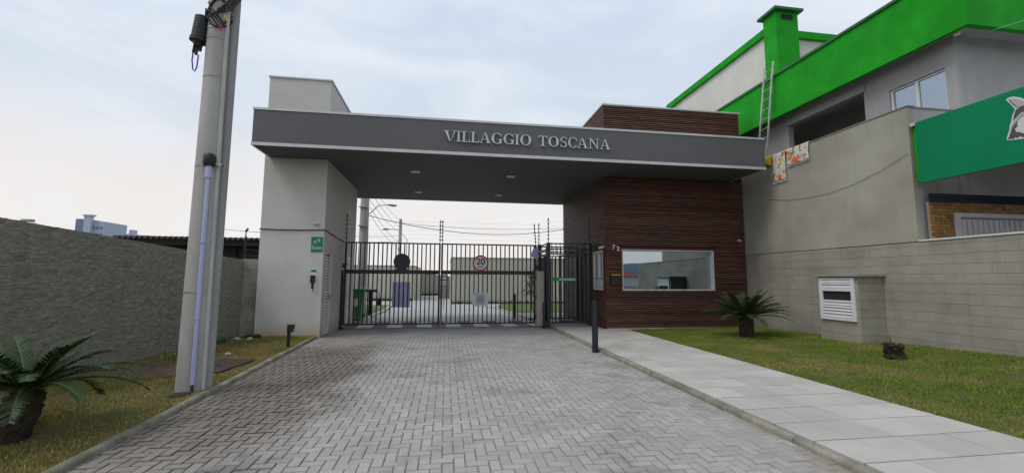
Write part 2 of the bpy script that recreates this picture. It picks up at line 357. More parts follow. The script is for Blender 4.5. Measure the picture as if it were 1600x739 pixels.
# ================================================================== SETTING
g = MB(); g.add([(-1500, -1500, -.06), (1500, -1500, -.06), (1500, 1500, -.06), (-1500, 1500, -.06)], [(0, 1, 2, 3)])
tag(g.build('ground', 'ground'), kind='structure')

# ---- driveway with herringbone pavers
YD0, YD1, XL, XR = -2.0, 14.25, -3.44, 3.44
def kerb_x(y):                                        # left kerb swings inwards towards the street
    return -3.40 + .040*(12.5-y)
drive = MB(); drive.box(-3.46, 3.46, YD0, YD1, -.05, -.012)
drive = tag(drive.build('driveway', 'joint'), kind='structure')
pav = []
u = .1015; nx0, nx1 = int(XL/u)-2, int(XR/u)+2; ny0, ny1 = int(YD0/u)-2, int(YD1/u)+2
for j in range(ny0, ny1):
    for i in range(nx0, nx1):
        k = (i-j) % 4
        if k == 0: q = (i*u, (i+2)*u, j*u, (j+1)*u)
        elif k == 3: q = (i*u, (i+1)*u, j*u, (j+2)*u)
        else: continue
        xl = kerb_x(.5*(q[2]+q[3]))-.02
        q = (max(q[0], xl), min(q[1], XR), max(q[2], YD0), min(q[3], YD1))
        if q[1]-q[0] > .035 and q[3]-q[2] > .035: pav.append(q)
gap = .0026
def in_view(x, y):                                    # inside the photograph's frame?
    d = Vector((x, y, -CAMH)); w = d.dot(fwd)
    if w < .5: return False
    return abs(d.dot(r2)/w*666.1) < 790 and -d.dot(u2)/w*666.1 < 362
pav.sort(key=lambda q: (not in_view((q[0]+q[1])/2, (q[2]+q[3])/2), (q[0]+q[1])**2/4+(q[2]+q[3])**2/4))
full = {}
def paver_mesh(lx, ly):
    key = (round(lx, 3), round(ly, 3))
    if key not in full:
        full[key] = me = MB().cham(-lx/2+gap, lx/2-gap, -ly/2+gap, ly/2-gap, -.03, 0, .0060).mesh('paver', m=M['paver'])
        me.materials.append(M['paver_edge_shade']); me.polygons.foreach_set('material_index', [0 if i % 9 == 8 else 1 for i in range(len(me.polygons))])
    return full[key]
ORG[drive.name] = Vector((0, 0, 0))
far = MB(); cnt = 0
for q in pav:
    cx, cy, lx, ly = (q[0]+q[1])/2, (q[2]+q[3])/2, q[1]-q[0], q[3]-q[2]
    hz = random.uniform(-.0042, .0036) + .006*mnoise.noise(Vector((cx*.5, cy*.5, 0)))
    if cnt < 300 and min(lx, ly) > .09 and max(lx, ly) > .19 and in_view(cx, cy):
        o = piece('paver', paver_mesh(lx, ly), drive, (cx, cy, hz), random.uniform(-.012, .012)); o.rotation_euler[0] = random.uniform(-.016, .016); o.rotation_euler[1] = random.uniform(-.016, .016); cnt += 1
    else:
        b0 = len(far.v); far.cham(q[0]+gap, q[1]-gap, q[2]+gap, q[3]-gap, hz-.03, hz, .0060)
        a = random.uniform(-.012, .012); tx, ty = random.uniform(-.016, .016), random.uniform(-.016, .016)
        for t_ in range(b0, len(far.v)):
            x, y, z = far.v[t_]; dx, dy = x-cx, y-cy
            far.v[t_] = (cx+dx-a*dy, cy+dy+a*dx, z+tx*dy+ty*dx)
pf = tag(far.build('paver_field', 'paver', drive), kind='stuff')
pf.data.materials.append(M['paver_edge_shade']); pf.data.polygons.foreach_set('material_index', [0 if i % 9 == 8 else 1 for i in range(len(pf.data.polygons))])

# ---- concrete threshold and crossing stripes at the gate, inner road
th = MB().box(-3.36, 3.46, 14.25, 16.9, -.05, -.004)
th = tag(th.build('threshold', 'asphalt'), kind='structure')
for k in range(7):
    x0 = -3.0+k*.98
    b = MB().add([(x0+.12, 14.72, .001), (x0+.62, 14.72, .001), (x0+.50, 16.6, .001), (x0, 16.6, .001)], [(0, 1, 2, 3)])
    b.build('crossing_stripe', 'paint_white', th)
MB().add([(.1, 14.42, .001), (2.3, 14.42, .001), (2.3, 14.50, .001), (.1, 14.50, .001)], [(0, 1, 2, 3)]).build('stop_line', 'paint_white', th)
tag(MB().box(-9, 12, 16.9, 60, -.06, -.008).build('inner_road', 'inroad'), kind='structure')
tag(MB().prism([(-6.6, 17.2), (-3.15, 17.2), (-3.02, 22), (-3.2, 26.3), (-6.6, 26.3)], (0, 0, 0), (1, 0, 0), (0, 1, 0), -.02, .07).build('inner_lawn', 'grass_in'), kind='structure')
tag(MB().prism([(3.3, 19.5), (9, 19.5), (9, 26.5), (3.4, 26.5), (2.9, 24)], (0, 0, 0), (1, 0, 0), (0, 1, 0), -.02, .09).build('inner_lawn', 'grass_in'), kind='structure')
tag(MB().prism([(3.3, 16.9), (9, 16.9), (9, 19.5), (3.25, 19.5), (2.7, 24), (1.8, 26), (1.75, 26), (2.6, 24), (3.1, 19.5)], (0, 0, 0), (1, 0, 0), (0, 1, 0), -.02, .08).build('inner_pavement', 'slab'), kind='structure')
tag(MB().prism([(-3.15, 17.0), (-3.03, 17.0), (-2.90, 22), (-3.08, 26.4), (-3.2, 26.4), (-3.02, 22)], (0, 0, 0), (1, 0, 0), (0, 1, 0), -.02, .10).build('inner_kerb', 'slab'), kind='structure')

# ---- kerbs
def kerb(xf, y0, y1, name, side):
    root = MB().box(-.01, .01, 0, .02, -.05, -.03)
    pts = []
    y = y0
    base = MB()
    ys = []
    while y < y1-.05:
        ys.append((y, min(y+random.uniform(.95, 1.03), y1))); y = ys[-1][1]
    b = MB()
    for a, c in ys:                                    # thin bedding under the stones is the structure itself
        xa, xc = xf(a), xf(c)
        b.add([(xa, a, -.05), (xa+side*.10, a, -.05), (xc+side*.10, c, -.05), (xc, c, -.05), (xa+side*.02, a, .02), (xa+side*.09, a, .02), (xc+side*.09, c, .02), (xc+side*.02, c, .02)],
              [(0, 1, 2, 3), (4, 7, 6, 5), (0, 4, 5, 1), (1, 5, 6, 2), (2, 6, 7, 3), (3, 7, 4, 0)])
    root = tag(b.build(name, 'soil'), kind='structure')
    prof = [(0, -.05), (0, .032), (.010, .052), (.032, .064), (.066, .066), (.090, .058), (.103, .036), (.103, -.05)]
    for a, c in ys:
        s = MB(); n = 6; k = len(prof); tz = random.uniform(-.006, .006)
        for i in range(n+1):
            yy = a+.004+(c-a-.008)*i/n; xx = xf(yy)
            for px, pz in prof:
                w = .007*mnoise.noise(Vector((yy*4, px*30, pz*30+xf(a)*9)))
                s.v.append((xx+side*(px+w)+.002*random.uniform(-1, 1), yy, pz+(tz+w if pz > 0 else 0)))
        for i in range(n):
            for j in range(k-1):
                s.f.append((i*k+j, i*k+j+1, (i+1)*k+j+1, (i+1)*k+j))
        s.f.append(tuple(range(k))); s.f.append(tuple(n*k+j for j in reversed(range(k))))
        s.build('kerb_stone', 'kerb', root, smooth=True)
kerb(kerb_x, -2, 12.38, 'kerb_left', -1)
def kerb_xr(y): return 3.43
kerb(kerb_xr, 0, 14.0, 'kerb_right', 1)
# ---- sidewalk slabs
sw = tag(MB().box(3.54, 5.64, -2, 13.9, -.05, .030).build('sidewalk', 'slabbed'), kind='structure')
tag(MB().box(3.54, 4.97, 13.9, 17.8, -.05, .062).build('threshold_pavement', 'slab'), kind='structure')
cols = [(3.54, 3.99), (3.99, 4.495), (4.495, 5.03), (5.03, 5.645)]
sm = {}
j = 0
y = -1.76
while y < 13.85:
    y2 = min(y+.505, 13.9)
    for a, b_ in cols:
        key = (round(b_-a, 3), round(y2-y, 3))
        if key not in sm:
            sm[key] = MB().cham(-key[0]/2+.0055, key[0]/2-.0055, -key[1]/2+.0095, key[1]/2-.0095, -.035, 0, .003).mesh('slab', m=M['slab'])
        o = piece('paving_slab', sm[key], sw, ((a+b_)/2, (y+y2)/2, .066+random.uniform(-.0015, .002)))
        o.rotation_euler = (random.uniform(-.004, .004), random.uniform(-.004, .004), random.uniform(-.003, .003))
    y = y2
# extra pavement up to the slatted wall (X 5.0 to 5.6 is bordered by the lawn)
# ---- lawns
def sheet(name, x0f, x1f, y0, y1, zf, m, nx=30, ny=60):
    s = MB()
    for jj in range(ny+1):
        yy = y0+(y1-y0)*jj/ny
        for ii in range(nx+1):
            xx = x0f(yy)+(x1f(yy)-x0f(yy))*ii/nx
            s.v.append((xx, yy, float(zf(xx, yy))+.012*mnoise.noise(Vector((xx*2, yy*2, 3)))))
    for jj in range(ny):
        for ii in range(nx):
            a = jj*(nx+1)+ii; s.f.append((a, a+1, a+nx+2, a+nx+1))
    return tag(s.build(name, m, smooth=True), kind='structure')
def wall_lx(y): return -5.88+(y-6.7)*.080             # left wall runs slightly askew
def left_z(x, y): return .050+.03*np.clip((-x-3.5)/2, 0, 1)
sheet('lawn_left', lambda y: wall_lx(y)-.05, lambda y: kerb_x(y)-.098, -2, 12.42, left_z, 'lawn')
sheet('lawn_right', lambda y: 5.648, lambda y: 10.0, -2, 12.9, lawn_z, 'lawn')
def grass(name, n, x0f, x1f, y0, y1, zf, label, bare, gm='grass'):
    yy = rng.uniform(y0, y1, n); t = rng.random(n); a = np.array([x0f(v) for v in yy]); b = np.array([x1f(v) for v in yy]); xx = a+(b-a)*t
    keep = np.array([not bare(x, y) for x, y in zip(xx, yy)]); xx, yy = xx[keep], yy[keep]; n = len(xx)
    zz = zf(xx, yy)-.008
    tuft = np.array([mnoise.noise(Vector((x*2.2, y*2.2, 9))) for x, y in zip(xx, yy)]); h = rng.uniform(.014, .040, n)*(1+.7*np.clip(tuft, -.5, 1))+(rng.random(n) < .012)*rng.uniform(.02, .06, n); w = rng.uniform(.003, .008, n); ang = rng.uniform(0, 2*np.pi, n); lean = rng.uniform(.0, .045, n); la = rng.uniform(0, 2*np.pi, n)
    v = np.zeros((n, 3, 3)); v[:, 0] = np.stack([xx-w*np.cos(ang), yy-w*np.sin(ang), zz], 1); v[:, 1] = np.stack([xx+w*np.cos(ang), yy+w*np.sin(ang), zz], 1)
    v[:, 2] = np.stack([xx+lean*np.cos(la), yy+lean*np.sin(la), zz+h], 1)
    me = bpy.data.meshes.new(name); me.vertices.add(3*n); me.vertices.foreach_set('co', v.ravel()); me.loops.add(3*n); me.loops.foreach_set('vertex_index', np.arange(3*n, dtype=np.int32))
    me.polygons.add(n); me.polygons.foreach_set('loop_start', np.arange(0, 3*n, 3, dtype=np.int32)); me.update(); me.validate()
    me.materials.append(M[gm]); o = bpy.data.objects.new(name, me); C.objects.link(o)
    return tag(o, label, 'grass', kind='stuff')
def bare_left(x, y):
    nn = mnoise.noise(Vector((x*1.1, y*1.1, 5)))
    d = (x-wall_lx(y))
    p = .06+.25*(nn > .1)+(.8 if d < .35+.3*nn and y > 6 else 0)+(.5 if (x+4.6)**2/.6+(y-8.8)**2/1.2 < 1+nn else 0)+(.35 if y > 9.2 and d < 1.0+nn else 0)
    return random.random() < p
def bare_right(x, y):
    nn = mnoise.noise(Vector((x*.9, y*.9, 2))); p = .04+.22*(nn > .15)+(.7 if math.hypot(x-7.9, y-10.4) < .42 else 0)+(.5 if math.hypot(x-8.25, y-6.85) < .25 else 0)
    return random.random() < p
grass('lawn_grass', 120000, lambda y: wall_lx(y), lambda y: kerb_x(y)-.085+.04*max(0, mnoise.noise(Vector((y*5, 2, 1)))), 2.0, 12.4, left_z, 'patchy half dry grass between the rough wall and the driveway', bare_left, 'grass_dry')
grass('lawn_grass', 210000, lambda y: 5.63-.03*max(0, mnoise.noise(Vector((y*5, 1, 1)))), lambda y: 9.89, 2.5, 12.85, lawn_z, 'green mown grass between the pavement slabs and the block wall', bare_right)
# bare earth patch on the left lawn
s = MB(); pts = [(-5.05+.42*math.cos(a)*(1+.25*mnoise.noise(Vector((math.cos(a)*2, math.sin(a)*2, 1)))), 9.9+1.5*math.sin(a)*(1+.2*mnoise.noise(Vector((math.cos(a)*2, math.sin(a)*2, 8))))) for a in [2*math.pi*k/40 for k in range(40)]]
s.add([(x, y, .076+.006*mnoise.noise(Vector((x*3, y*3, 0)))) for x, y in pts]+[(-5.05, 9.9, .085)], [(k, (k+1) % 40, 40) for k in range(40)])
tag(s.build('soil_patch', 'soil'), kind='structure')
s = MB(); pts = [(-4.62+.60*math.cos(a)*(1+.3*mnoise.noise(Vector((math.cos(a)*2, math.sin(a)*2, 4)))), 8.0+.55*math.sin(a)*(1+.3*mnoise.noise(Vector((math.cos(a)*2, math.sin(a)*2, 6))))) for a in [2*math.pi*k/40 for k in range(40)]]
s.add([(x, y, .074+.005*mnoise.noise(Vector((x*3, y*3, 0)))) for x, y in pts]+[(-4.62, 8.0, .082)], [(k, (k+1) % 40, 40) for k in range(40)])
tag(s.build('soil_patch', 'soil'), kind='structure')
# distant hills behind the street (they show in the mirrored window)
def hills(pts_az, dist, hmax, seed):
    s = MB(); n = 90
    for k in range(n+1):
        a = R(pts_az[0]+(pts_az[1]-pts_az[0])*k/n)
        h = hmax*(1+.45*mnoise.fractal(Vector((k*.11+seed, seed, 0)), 1, 2, 5))
        for d, z in ((dist, -1), (dist*1.12, h*.6), (dist*1.3, h), (dist*1.7, -1)):
            s.v.append((d*math.sin(a), d*math.cos(a), z))
    for k in range(n):
        for j in range(3): s.f.append((k*4+j, k*4+j+1, (k+1)*4+j+1, (k+1)*4+j))
    return tag(s.build('hills', 'hill', smooth=True), kind='structure')
hills((100, 260), 900, 44, 3.1)

# ================================================================== ENTRANCE PORTAL
PORTAL_Z, BTOP = 4.92, 5.88
pt = thing('entrance_portal', (0, 14, 0), 'modern gateway with white pillar, charcoal roof beam and slatted wooden guardhouse', 'gateway')
PX0, PX1, PY0, PY1, PH = -5.0, -3.35, 12.4, 16.5, 7.22
DY0, DY1, DZ = 12.72, 13.36, 2.35                      # louvred door opening in the pillar's drive side
pm = MB()
pm.box(PX0, PX1-.10, PY0, PY1, -.06, PH)               # core
pm.box(PX1-.10, PX1, PY0, DY0, -.06, PH); pm.box(PX1-.10, PX1, DY1, PY1, -.06, PH); pm.box(PX1-.10, PX1, DY0, DY1, DZ, PH)
pillar = pm.build('pillar', 'render_white', pt)
MB().box(PX0-.03, PX1+.03, PY0-.03, PY1+.03, PH, PH+.05).build('coping', 'flashing', pillar, bevel=.006)
dr = MB().box(PX1-.09, PX1-.075, DY0+.002, DY1-.002, 0, DZ-.002).build('door', 'emb_dark', pt)  # dark sheet paints the shade between the door louvres
fr = MB()
fr.box(PX1-.07, PX1-.02, DY0+.003, DY0+.045, .01, DZ-.003); fr.box(PX1-.07, PX1-.02, DY1-.045, DY1-.003, .01, DZ-.003); fr.box(PX1-.07, PX1-.02, DY0+.045, DY1-.045, DZ-.05, DZ-.003)
fr.build('door_frame', 'louvre', dr)
lv = MB(); L = DY1-DY0-.094
lv.add([(-.016, -L/2, -.022), (.022, -L/2, -.034), (.022, L/2, -.034), (-.016, L/2, -.022), (-.016, -L/2, .024), (-.004, -L/2, .024), (-.004, L/2, .024), (-.016, L/2, .024)],
       [(3, 2, 1, 0), (4, 5, 6, 7), (0, 1, 5, 4), (1, 2, 6, 5), (2, 3, 7, 6), (3, 0, 4, 7)])
lvm = lv.mesh('louvre', m=M['louvre'])
for k in range(27): piece('louvre', lvm, dr, (PX1-.05, (DY0+DY1)/2, .06+k*.083))
MB().box(PX1-.02, PX1+.035, DY1-.13, DY1-.09, 1.0, 1.14).build('handle', 'galv', dr, bevel=.006)
cb = MB().tube([(PX0-.02, PY0-.012, 2.93), (-4.4, PY0-.014, 2.915), (-3.9, PY0-.014, 2.92), (PX1+.012, PY0-.012, 2.935), (PX1+.014, 13.5, 2.86), (PX1+.012, 14.7, 2.80)], .016, 6)
cb.build('wall_cable', 'wire', pt, smooth=True)
# second louvred panel beyond the gate
d2 = MB().box(PX1, PX1+.012, 15.25, 15.85, .05, 2.35).build('service_door', 'louvre', pt)
l2 = MB().box(0, .022, -.26, .26, -.02, .02).mesh('louvre', m=M['louvre'])
for k in range(26): piece('louvre', l2, d2, (PX1+.012, 15.55, .14+k*.083))
# roof beam / canopy
BX0, BX1, BY0, BY1 = -4.87, 9.44, 11.25, 18.2
cn = MB(); cn.box(BX0, BX1, BY0, BY1, PORTAL_Z+.05, BTOP-.04)
# keep the canopy clear of the pillar and guardhouse volumes: they pass through it, set off by a few millimetres
canopy = cn.build('canopy', 'charcoal', pt)
MB().box(BX0+.04, BX1-.04, BY0+.04, BY1-.04, PORTAL_Z, PORTAL_Z+.05).build('soffit', 'soffit', canopy)
tr = MB(); e_ = .012
def rim(s, z0, z1, t, out):
    s.box(BX0-out, BX1+out, BY0-out, BY0-out+t, z0, z1); s.box(BX0-out, BX1+out, BY1+out-t, BY1+out, z0, z1)
    s.box(BX0-out, BX0-out+t, BY0-out+t, BY1+out-t, z0, z1); s.box(BX1+out-t, BX1+out, BY0-out+t, BY1+out-t, z0, z1)
t1 = MB(); rim(t1, PORTAL_Z-.008, PORTAL_Z+.07, .045, .012); t1.build('lower_trim', 'flashing', canopy)
t2 = MB(); rim(t2, BTOP-.045, BTOP+.012, .10, .015); t2.build('roof_flashing', 'flashing', canopy)
# guardhouse
WX0, WX1, WY0, WY1, WH, WZ0 = 4.97, 9.86, 12.85, 17.8, 7.28, .11
FW = (5.52, 8.70, 1.27, 2.57)                           # front window X0 X1 Z0 Z1
SWN = (13.05, 14.0, 1.27, 2.55)                          # side window Y0 Y1 Z0 Z1
gh = MB()
gh.box(WX0+.3, WX1, WY0+.3, WY1, 0, WH)
gh.box(WX0+.05, FW[0], WY0+.05, WY0+.3, 0, WH); gh.box(FW[1], WX1, WY0+.05, WY0+.3, 0, WH)
gh.box(FW[0], FW[1], WY0+.05, WY0+.3, 0, FW[2]); gh.box(FW[0], FW[1], WY0+.05, WY0+.3, FW[3], WH)
gh.box(WX0+.05, WX0+.3, WY0+.3, SWN[0]+.001, 0, WH) if SWN[0] > WY0+.3 else None
gh.box(WX0+.05, WX0+.3, SWN[1], WY1, 0, WH); gh.box(WX0+.05, WX0+.3, WY0+.3, SWN[1], 0, SWN[2]); gh.box(WX0+.05, WX0+.3, WY0+.3, SWN[1], SWN[3], WH)
guard = gh.build('guardhouse_wall', 'wood_back', pt)
MB().box(WX0-.03, WX1+.03, WY0-.03, WY1+.03, WH, WH+.06).build('coping', 'flashing', guard, bevel=.006)
MB().box(WX0+.01, WX1, WY0+.012, WY0+.05, 0, .10).build('plinth', 'slab', guard)
slat_cache = {}
def slat(axis, a, b_, z):
    L = round(b_-a, 3); key = (axis, L)
    if key not in slat_cache:
        s = MB()
        if axis == 'x': s.box(-L/2, L/2, -.045, 0, -.0205, .0205)
        else: s.box(-.045, 0, -L/2, L/2, -.0205, .0205)
        slat_cache[key] = s.mesh('slat', m=M['wood'], bevel=.003)
    if axis == 'x': piece('slat', slat_cache[key], guard, ((a+b_)/2, WY0+.05, z))
    else: piece('slat', slat_cache[key], guard, (WX0+.05, (a+b_)/2, z))
z = WZ0+.032; pitch_s = .0640
while z < WH-.02:
    if not (PORTAL_Z-.03 < z < BTOP+.03):
        if FW[2]-.081 < z < FW[3]+.081:
            slat('x', WX0+.005, FW[0]-.065, z); slat('x', FW[1]+.065, WX1, z)
        else: slat('x', WX0+.005, WX1, z)
        if SWN[2]-.07 < z < SWN[3]+.07: slat('y', SWN[1]+.05, WY1, z)
        else: slat('y', WY0+.052, WY1, z)
    z += pitch_s
# front window: timber surround, white frame set back, mirrored pane
w = MB(); x0, x1, z0, z1 = FW
for b_ in ((x0-.06, x0, z0-.06, z1+.06), (x1, x1+.06, z0-.06, z1+.06), (x0, x1, z0-.06, z0), (x0, x1, z1, z1+.06)): w.box(b_[0], b_[1], WY0-.012, WY0+.06, b_[2], b_[3])
win = w.build('window', 'wood_frame', pt)
w = MB(); d = .22
for b_ in ((x0, x0+.035, z0, z1), (x1-.035, x1, z0, z1), (x0+.035, x1-.035, z0, z0+.035), (x0+.035, x1-.035, z1-.035, z1)): w.box(b_[0]+.001, b_[1]-.001, WY0+.005, WY0+d, b_[2]+.001, b_[3]-.001)
w.build('frame', 'alu_white', win)
MB().box(x0+.03, x1-.03, WY0+.17, WY0+.19, z0+.03, z1-.03).build('pane', 'mirror', win)
# side window
y0, y1, z0, z1 = SWN
w = MB()
for b_ in ((y0-.05, y0, z0-.05, z1+.05), (y1, y1+.05, z0-.05, z1+.05), (y0, y1, z0-.05, z0), (y0, y1, z1, z1+.05)): w.box(WX0-.012, WX0+.06, b_[0], b_[1], b_[2], b_[3])
win2 = w.build('window', 'wood_frame', pt)
w = MB()
for b_ in ((y0, y0+.07, z0, z1), (y1-.05, y1, z0, z1), (y0+.07, y1-.05, z0, z0+.06), (y0+.07, y1-.05, z1-.06, z1), (13.5, 13.56, z0+.06, z1-.06)): w.box(WX0-.005, WX0+.10, b_[0]+.001, b_[1]-.001, b_[2]+.001, b_[3]-.001)
w.build('frame', 'alu_white', win2)
MB().box(WX0+.07, WX0+.08, y0+.05, y1-.03, z0+.04, z1-.04).build('pane', 'glass', win2)
MB().box(WX0+.055, WX0+.066, 13.565, y1-.055, z0+.065, z1-.065).build('roller_blind', 'beige_in', win2)

# ---- lettering
def glyph(c):
    P = []; q = lambda x0, x1, y0, y1: P.append([(x0, y0), (x1, y0), (x1, y1), (x0, y1)])
    def arc(cx, cy, rx, ry, a0, a1, th=lambda a: .16, n=18):
        for i in range(n):
            A = [R(a0+(a1-a0)*t/n) for t in (i, i+1)]; pts = []
            for a in A: pts.append((cx+rx*math.cos(a), cy+ry*math.sin(a)))
            for a in reversed(A):
                tx = th(a); pts.append((cx+(rx-tx)*math.cos(a), cy+(ry-.07)*math.sin(a)))
            P.append(pts)
    tk = lambda a: .06+.17*abs(math.cos(a))
    if c == 'I': q(.28, .72, .06, .94); q(0, 1, 0, .06); q(0, 1, .94, 1)
    if c == 'L': q(.16, .40, .06, .94); q(0, .58, .94, 1); q(0, 1, 0, .065); P.append([(.9, .065), (1, .065), (1, .28), (.96, .28)])
    if c == 'T': q(.40, .60, .05, .93); q(0, 1, .93, 1); q(.22, .78, 0, .05); P.append([(0, .74), (.05, .74), (.12, .93), (0, .93)]); P.append([(.95, .74), (1, .74), (1, .93), (.88, .93)])
    if c == 'V': P.append([(.10, .95), (.46, 0), (.54, 0), (.32, .95)]); P.append([(.54, .02), (.82, .95), (.90, .95), (.56, .0)]); q(0, .44, .95, 1); q(.66, 1, .95, 1)
    if c == 'A': P.append([(.08, .05), (.15, .05), (.47, .93), (.45, 1)]); P.append([(.68, .05), (.91, .05), (.55, 1), (.45, 1)]); q(.25, .72, .32, .38); q(0, .28, 0, .05); q(.56, 1, 0, .05)
    if c == 'N': q(.12, .20, .05, .95); q(.80, .88, .0, .95); P.append([(.12, .95), (.80, .0), (.88, .0), (.30, 1), (.10, 1)]); q(0, .34, 0, .05); q(.66, 1, .95, 1); q(0, .20, .95, 1)
    if c == 'O': arc(.5, .5, .5, .52, 0, 360, tk, 32)
    if c == 'C': arc(.54, .5, .54, .52, 42, 318, tk, 26); P.append([(.90, .66), (.97, .66), (.97, .98), (.92, .84)]); P.append([(.88, .16), (.96, .10), (.98, .26), (.94, .28)])
    if c == 'G': arc(.52, .5, .52, .52, 42, 330, tk, 26); q(.74, .93, .02, .40); q(.60, 1, .40, .45); P.append([(.86, .68), (.92, .68), (.92, .98), (.87, .85)])
    if c == 'S':
        arc(.48, .74, .42, .27, 30, 225, lambda a: .05+.16*abs(math.cos(a)), 14); arc(.50, .255, .46, .27, -150, 55, lambda a: .05+.16*abs(math.cos(a)), 14)
        P.append([(.10, .66), (.24, .52), (.86, .36), (.80, .52)]); P.append([(.78, .72), (.85, .72), (.85, 1), (.80, .90)]); P.append([(.04, .30), (.10, .30), (.16, .10), (.05, 0)])
    return P
LET = [('V', -.14, .21), ('I', .205, .32), ('L', .345, .565), ('L', .59, .81), ('A', .83, 1.13), ('G', 1.15, 1.44), ('G', 1.48, 1.77), ('I', 1.795, 1.91), ('O', 1.94, 2.25),
       ('T', 2.45, 2.70), ('O', 2.73, 3.03), ('S', 3.07, 3.27), ('C', 3.30, 3.55), ('A', 3.56, 3.87), ('N', 3.90, 4.20), ('A', 4.23, 4.53)]
lt = thing('sign_lettering', (2.2, BY0, 5.27), 'raised silver letters reading VILLAGGIO TOSCANA on the charcoal beam', 'lettering')
for c, xa, xb in LET:
    s = MB()
    for i, poly in enumerate(glyph(c)):
        s.prism([(xa+p[0]*(xb-xa), p[1]*.29) for p in poly], (0, BY0, 5.262), (1, 0, 0), (0, 0, 1), .012, .050+.0003*(i % 5))
    s.build('letter', 'letter', lt)

# ---- soffit downlights
for lab, x, y in (('square downlight in the soffit nearest the white pillar and the street', -1.0, 13.3), ('square downlight in the soffit nearest the lettering and guardhouse', 2.02, 13.4),
                  ('small downlight at the back of the soffit on the pillar side', -1.1, 16.5), ('small downlight at the back of the soffit on the guardhouse side', 2.0, 16.55)):
    dl = thing('downlight', (x, y, PORTAL_Z), lab, 'ceiling light', 'downlights under the canopy')
    s = MB(); a, b_ = .13, .10
    s.box(x-a, x+a, y-a, y-b_, PORTAL_Z-.02, PORTAL_Z-.001); s.box(x-a, x+a, y+b_, y+a, PORTAL_Z-.02, PORTAL_Z-.001); s.box(x-a, x-b_, y-b_, y+b_, PORTAL_Z-.02, PORTAL_Z-.001); s.box(x+b_, x+a, y-b_, y+b_, PORTAL_Z-.02, PORTAL_Z-.001)
    s.build('frame', 'flashing', dl); MB().box(x-b_, x+b_, y-b_, y+b_, PORTAL_Z-.012, PORTAL_Z-.002).build('diffuser', 'lampglass', dl)

# ---- things on the pillar front
Yp = PY0
ns = thing('notice_sign', (-3.5, Yp, 2.33), 'green square notice with white emblem on the white pillar', 'sign')
MB().box(-3.68, -3.375, Yp-.012, Yp, 2.32, 2.74).build('panel', 'noticegreen', ns)
s = MB()
for cx, cz, r_, a0, a1 in ((-3.565, 2.60, .042, 60, 330), (-3.49, 2.645, .042, -120, 200)):
    for i in range(10):
        A = [R(a0+(a1-a0)*t/10) for t in (i, i+1)]
        s.prism([(cx+r_*math.cos(a), cz+r_*.9*math.sin(a)) for a in A]+[(cx+(r_-.017)*math.cos(a), cz+(r_-.017)*.9*math.sin(a)) for a in reversed(A)], (0, Yp, 0), (1, 0, 0), (0, 0, 1), .013, .015)
s.build('emblem', 'white', ns)
s = MB(); s.box(-3.67, -3.385, Yp-.015, Yp-.0125, 2.435, 2.452); s.box(-3.665, -3.60, Yp-.015, Yp-.0125, 2.485, 2.497); s.box(-3.66, -3.42, Yp-.015, Yp-.0125, 2.40, 2.41)
s.build('print_line', 'white', ns)
ic = thing('intercom', (-3.575, Yp, 1.25), 'black door intercom on a white backing plate beside the louvred door', 'intercom')
MB().box(-3.65, -3.50, Yp-.008, Yp, 1.24, 1.86).build('backing_plate', 'white', ic)
MB().box(-3.645, -3.505, Yp-.010, Yp-.0085, 1.77, 1.84).build('green_label', 'noticegreen', ic)
MB().box(-3.645, -3.525, Yp-.07, Yp-.009, 1.48, 1.69).build('reader', 'black_plastic', ic, bevel=.012)
MB().box(-3.615, -3.555, Yp-.055, Yp-.009, 1.32, 1.478).build('keypad', 'black_plastic', ic, bevel=.008)
MB().prism(circle(.016, 12, -3.585, 1.275), (0, Yp, 0), (1, 0, 0), (0, 0, 1), .009, .018).build('push_button', 'black_plastic', ic)
wl = thing('wall_sensor', (-3.56, Yp, 3.1), 'small white sensor box high on the white pillar front', 'sensor')
MB().box(-3.62, -3.50, Yp-.07, Yp, 3.07, 3.13).build('housing', 'whiteblue', wl, bevel=.012)
MB().box(-3.61, -3.51, Yp-.074, Yp-.0705, 3.085, 3.115).build('lens', 'lilac', wl)

# ---- guardhouse small things
hn = thing('house_number', (5.31, WY0, 2.6), 'white numerals 72 on the slatted guardhouse wall', 'number')
for ch, x, z in (('7', 5.24, 2.63), ('2', 5.385, 2.58)):
    me = text_mesh(ch, .20, .008, 'white'); o = bpy.data.objects.new('numeral', me); C.objects.link(o); o.parent = hn
    o.rotation_euler = (R(90), 0, 0); o.location = Vector((x, WY0-.012, z))-ORG[hn.name]
mbx = thing('mailbox', (5.27, WY0, 1.4), 'black wall mailbox with an amber rim beside the mirrored window', 'mailbox')
MB().box(5.09, 5.43, WY0-.13, WY0, 1.44, 1.74).build('body', 'black_plastic', mbx, bevel=.01)
MB().box(5.12, 5.40, WY0-.135, WY0-.02, 1.742, 1.765).build('lid', 'yellowtag', mbx)
MB().box(5.14, 5.38, WY0-.134, WY0-.1305, 1.66, 1.675).build('slot', 'ink', mbx)
def wall_camera(loc, dirv, label, name='security_camera', body='white', k=1.0):
    cth = thing(name, loc, label, 'camera'); p = Vector(loc); dv = Vector(dirv).normalized()
    nrm = Vector((0, -1, 0)) if abs(dirv[1]) >= abs(dirv[0]) else Vector((math.copysign(1, dirv[0]), 0, 0))
    MB().tube([p, p+nrm*.05*k], .035*k, 10).build('mount', body, cth, smooth=True)
    MB().tube([p+nrm*.05*k, p+nrm*.09*k+Vector((0, 0, -.01))], .014*k, 8).build('arm', body, cth, smooth=True)
    q = p+nrm*.10*k+Vector((0, 0, -.015)); MB().tube([q-dv*.05*k, q+dv*.10*k], [.034*k, .036*k], 12).build('housing', body, cth, smooth=True)
    MB().tube([q+dv*.10*k, q+dv*.108*k], .027*k, 12).build('lens', 'ink', cth, smooth=True); return cth
wall_camera((9.62, WY0-.002, 2.92), (-.7, -1, -.25), 'small white bullet camera near the right edge of the slatted wall')
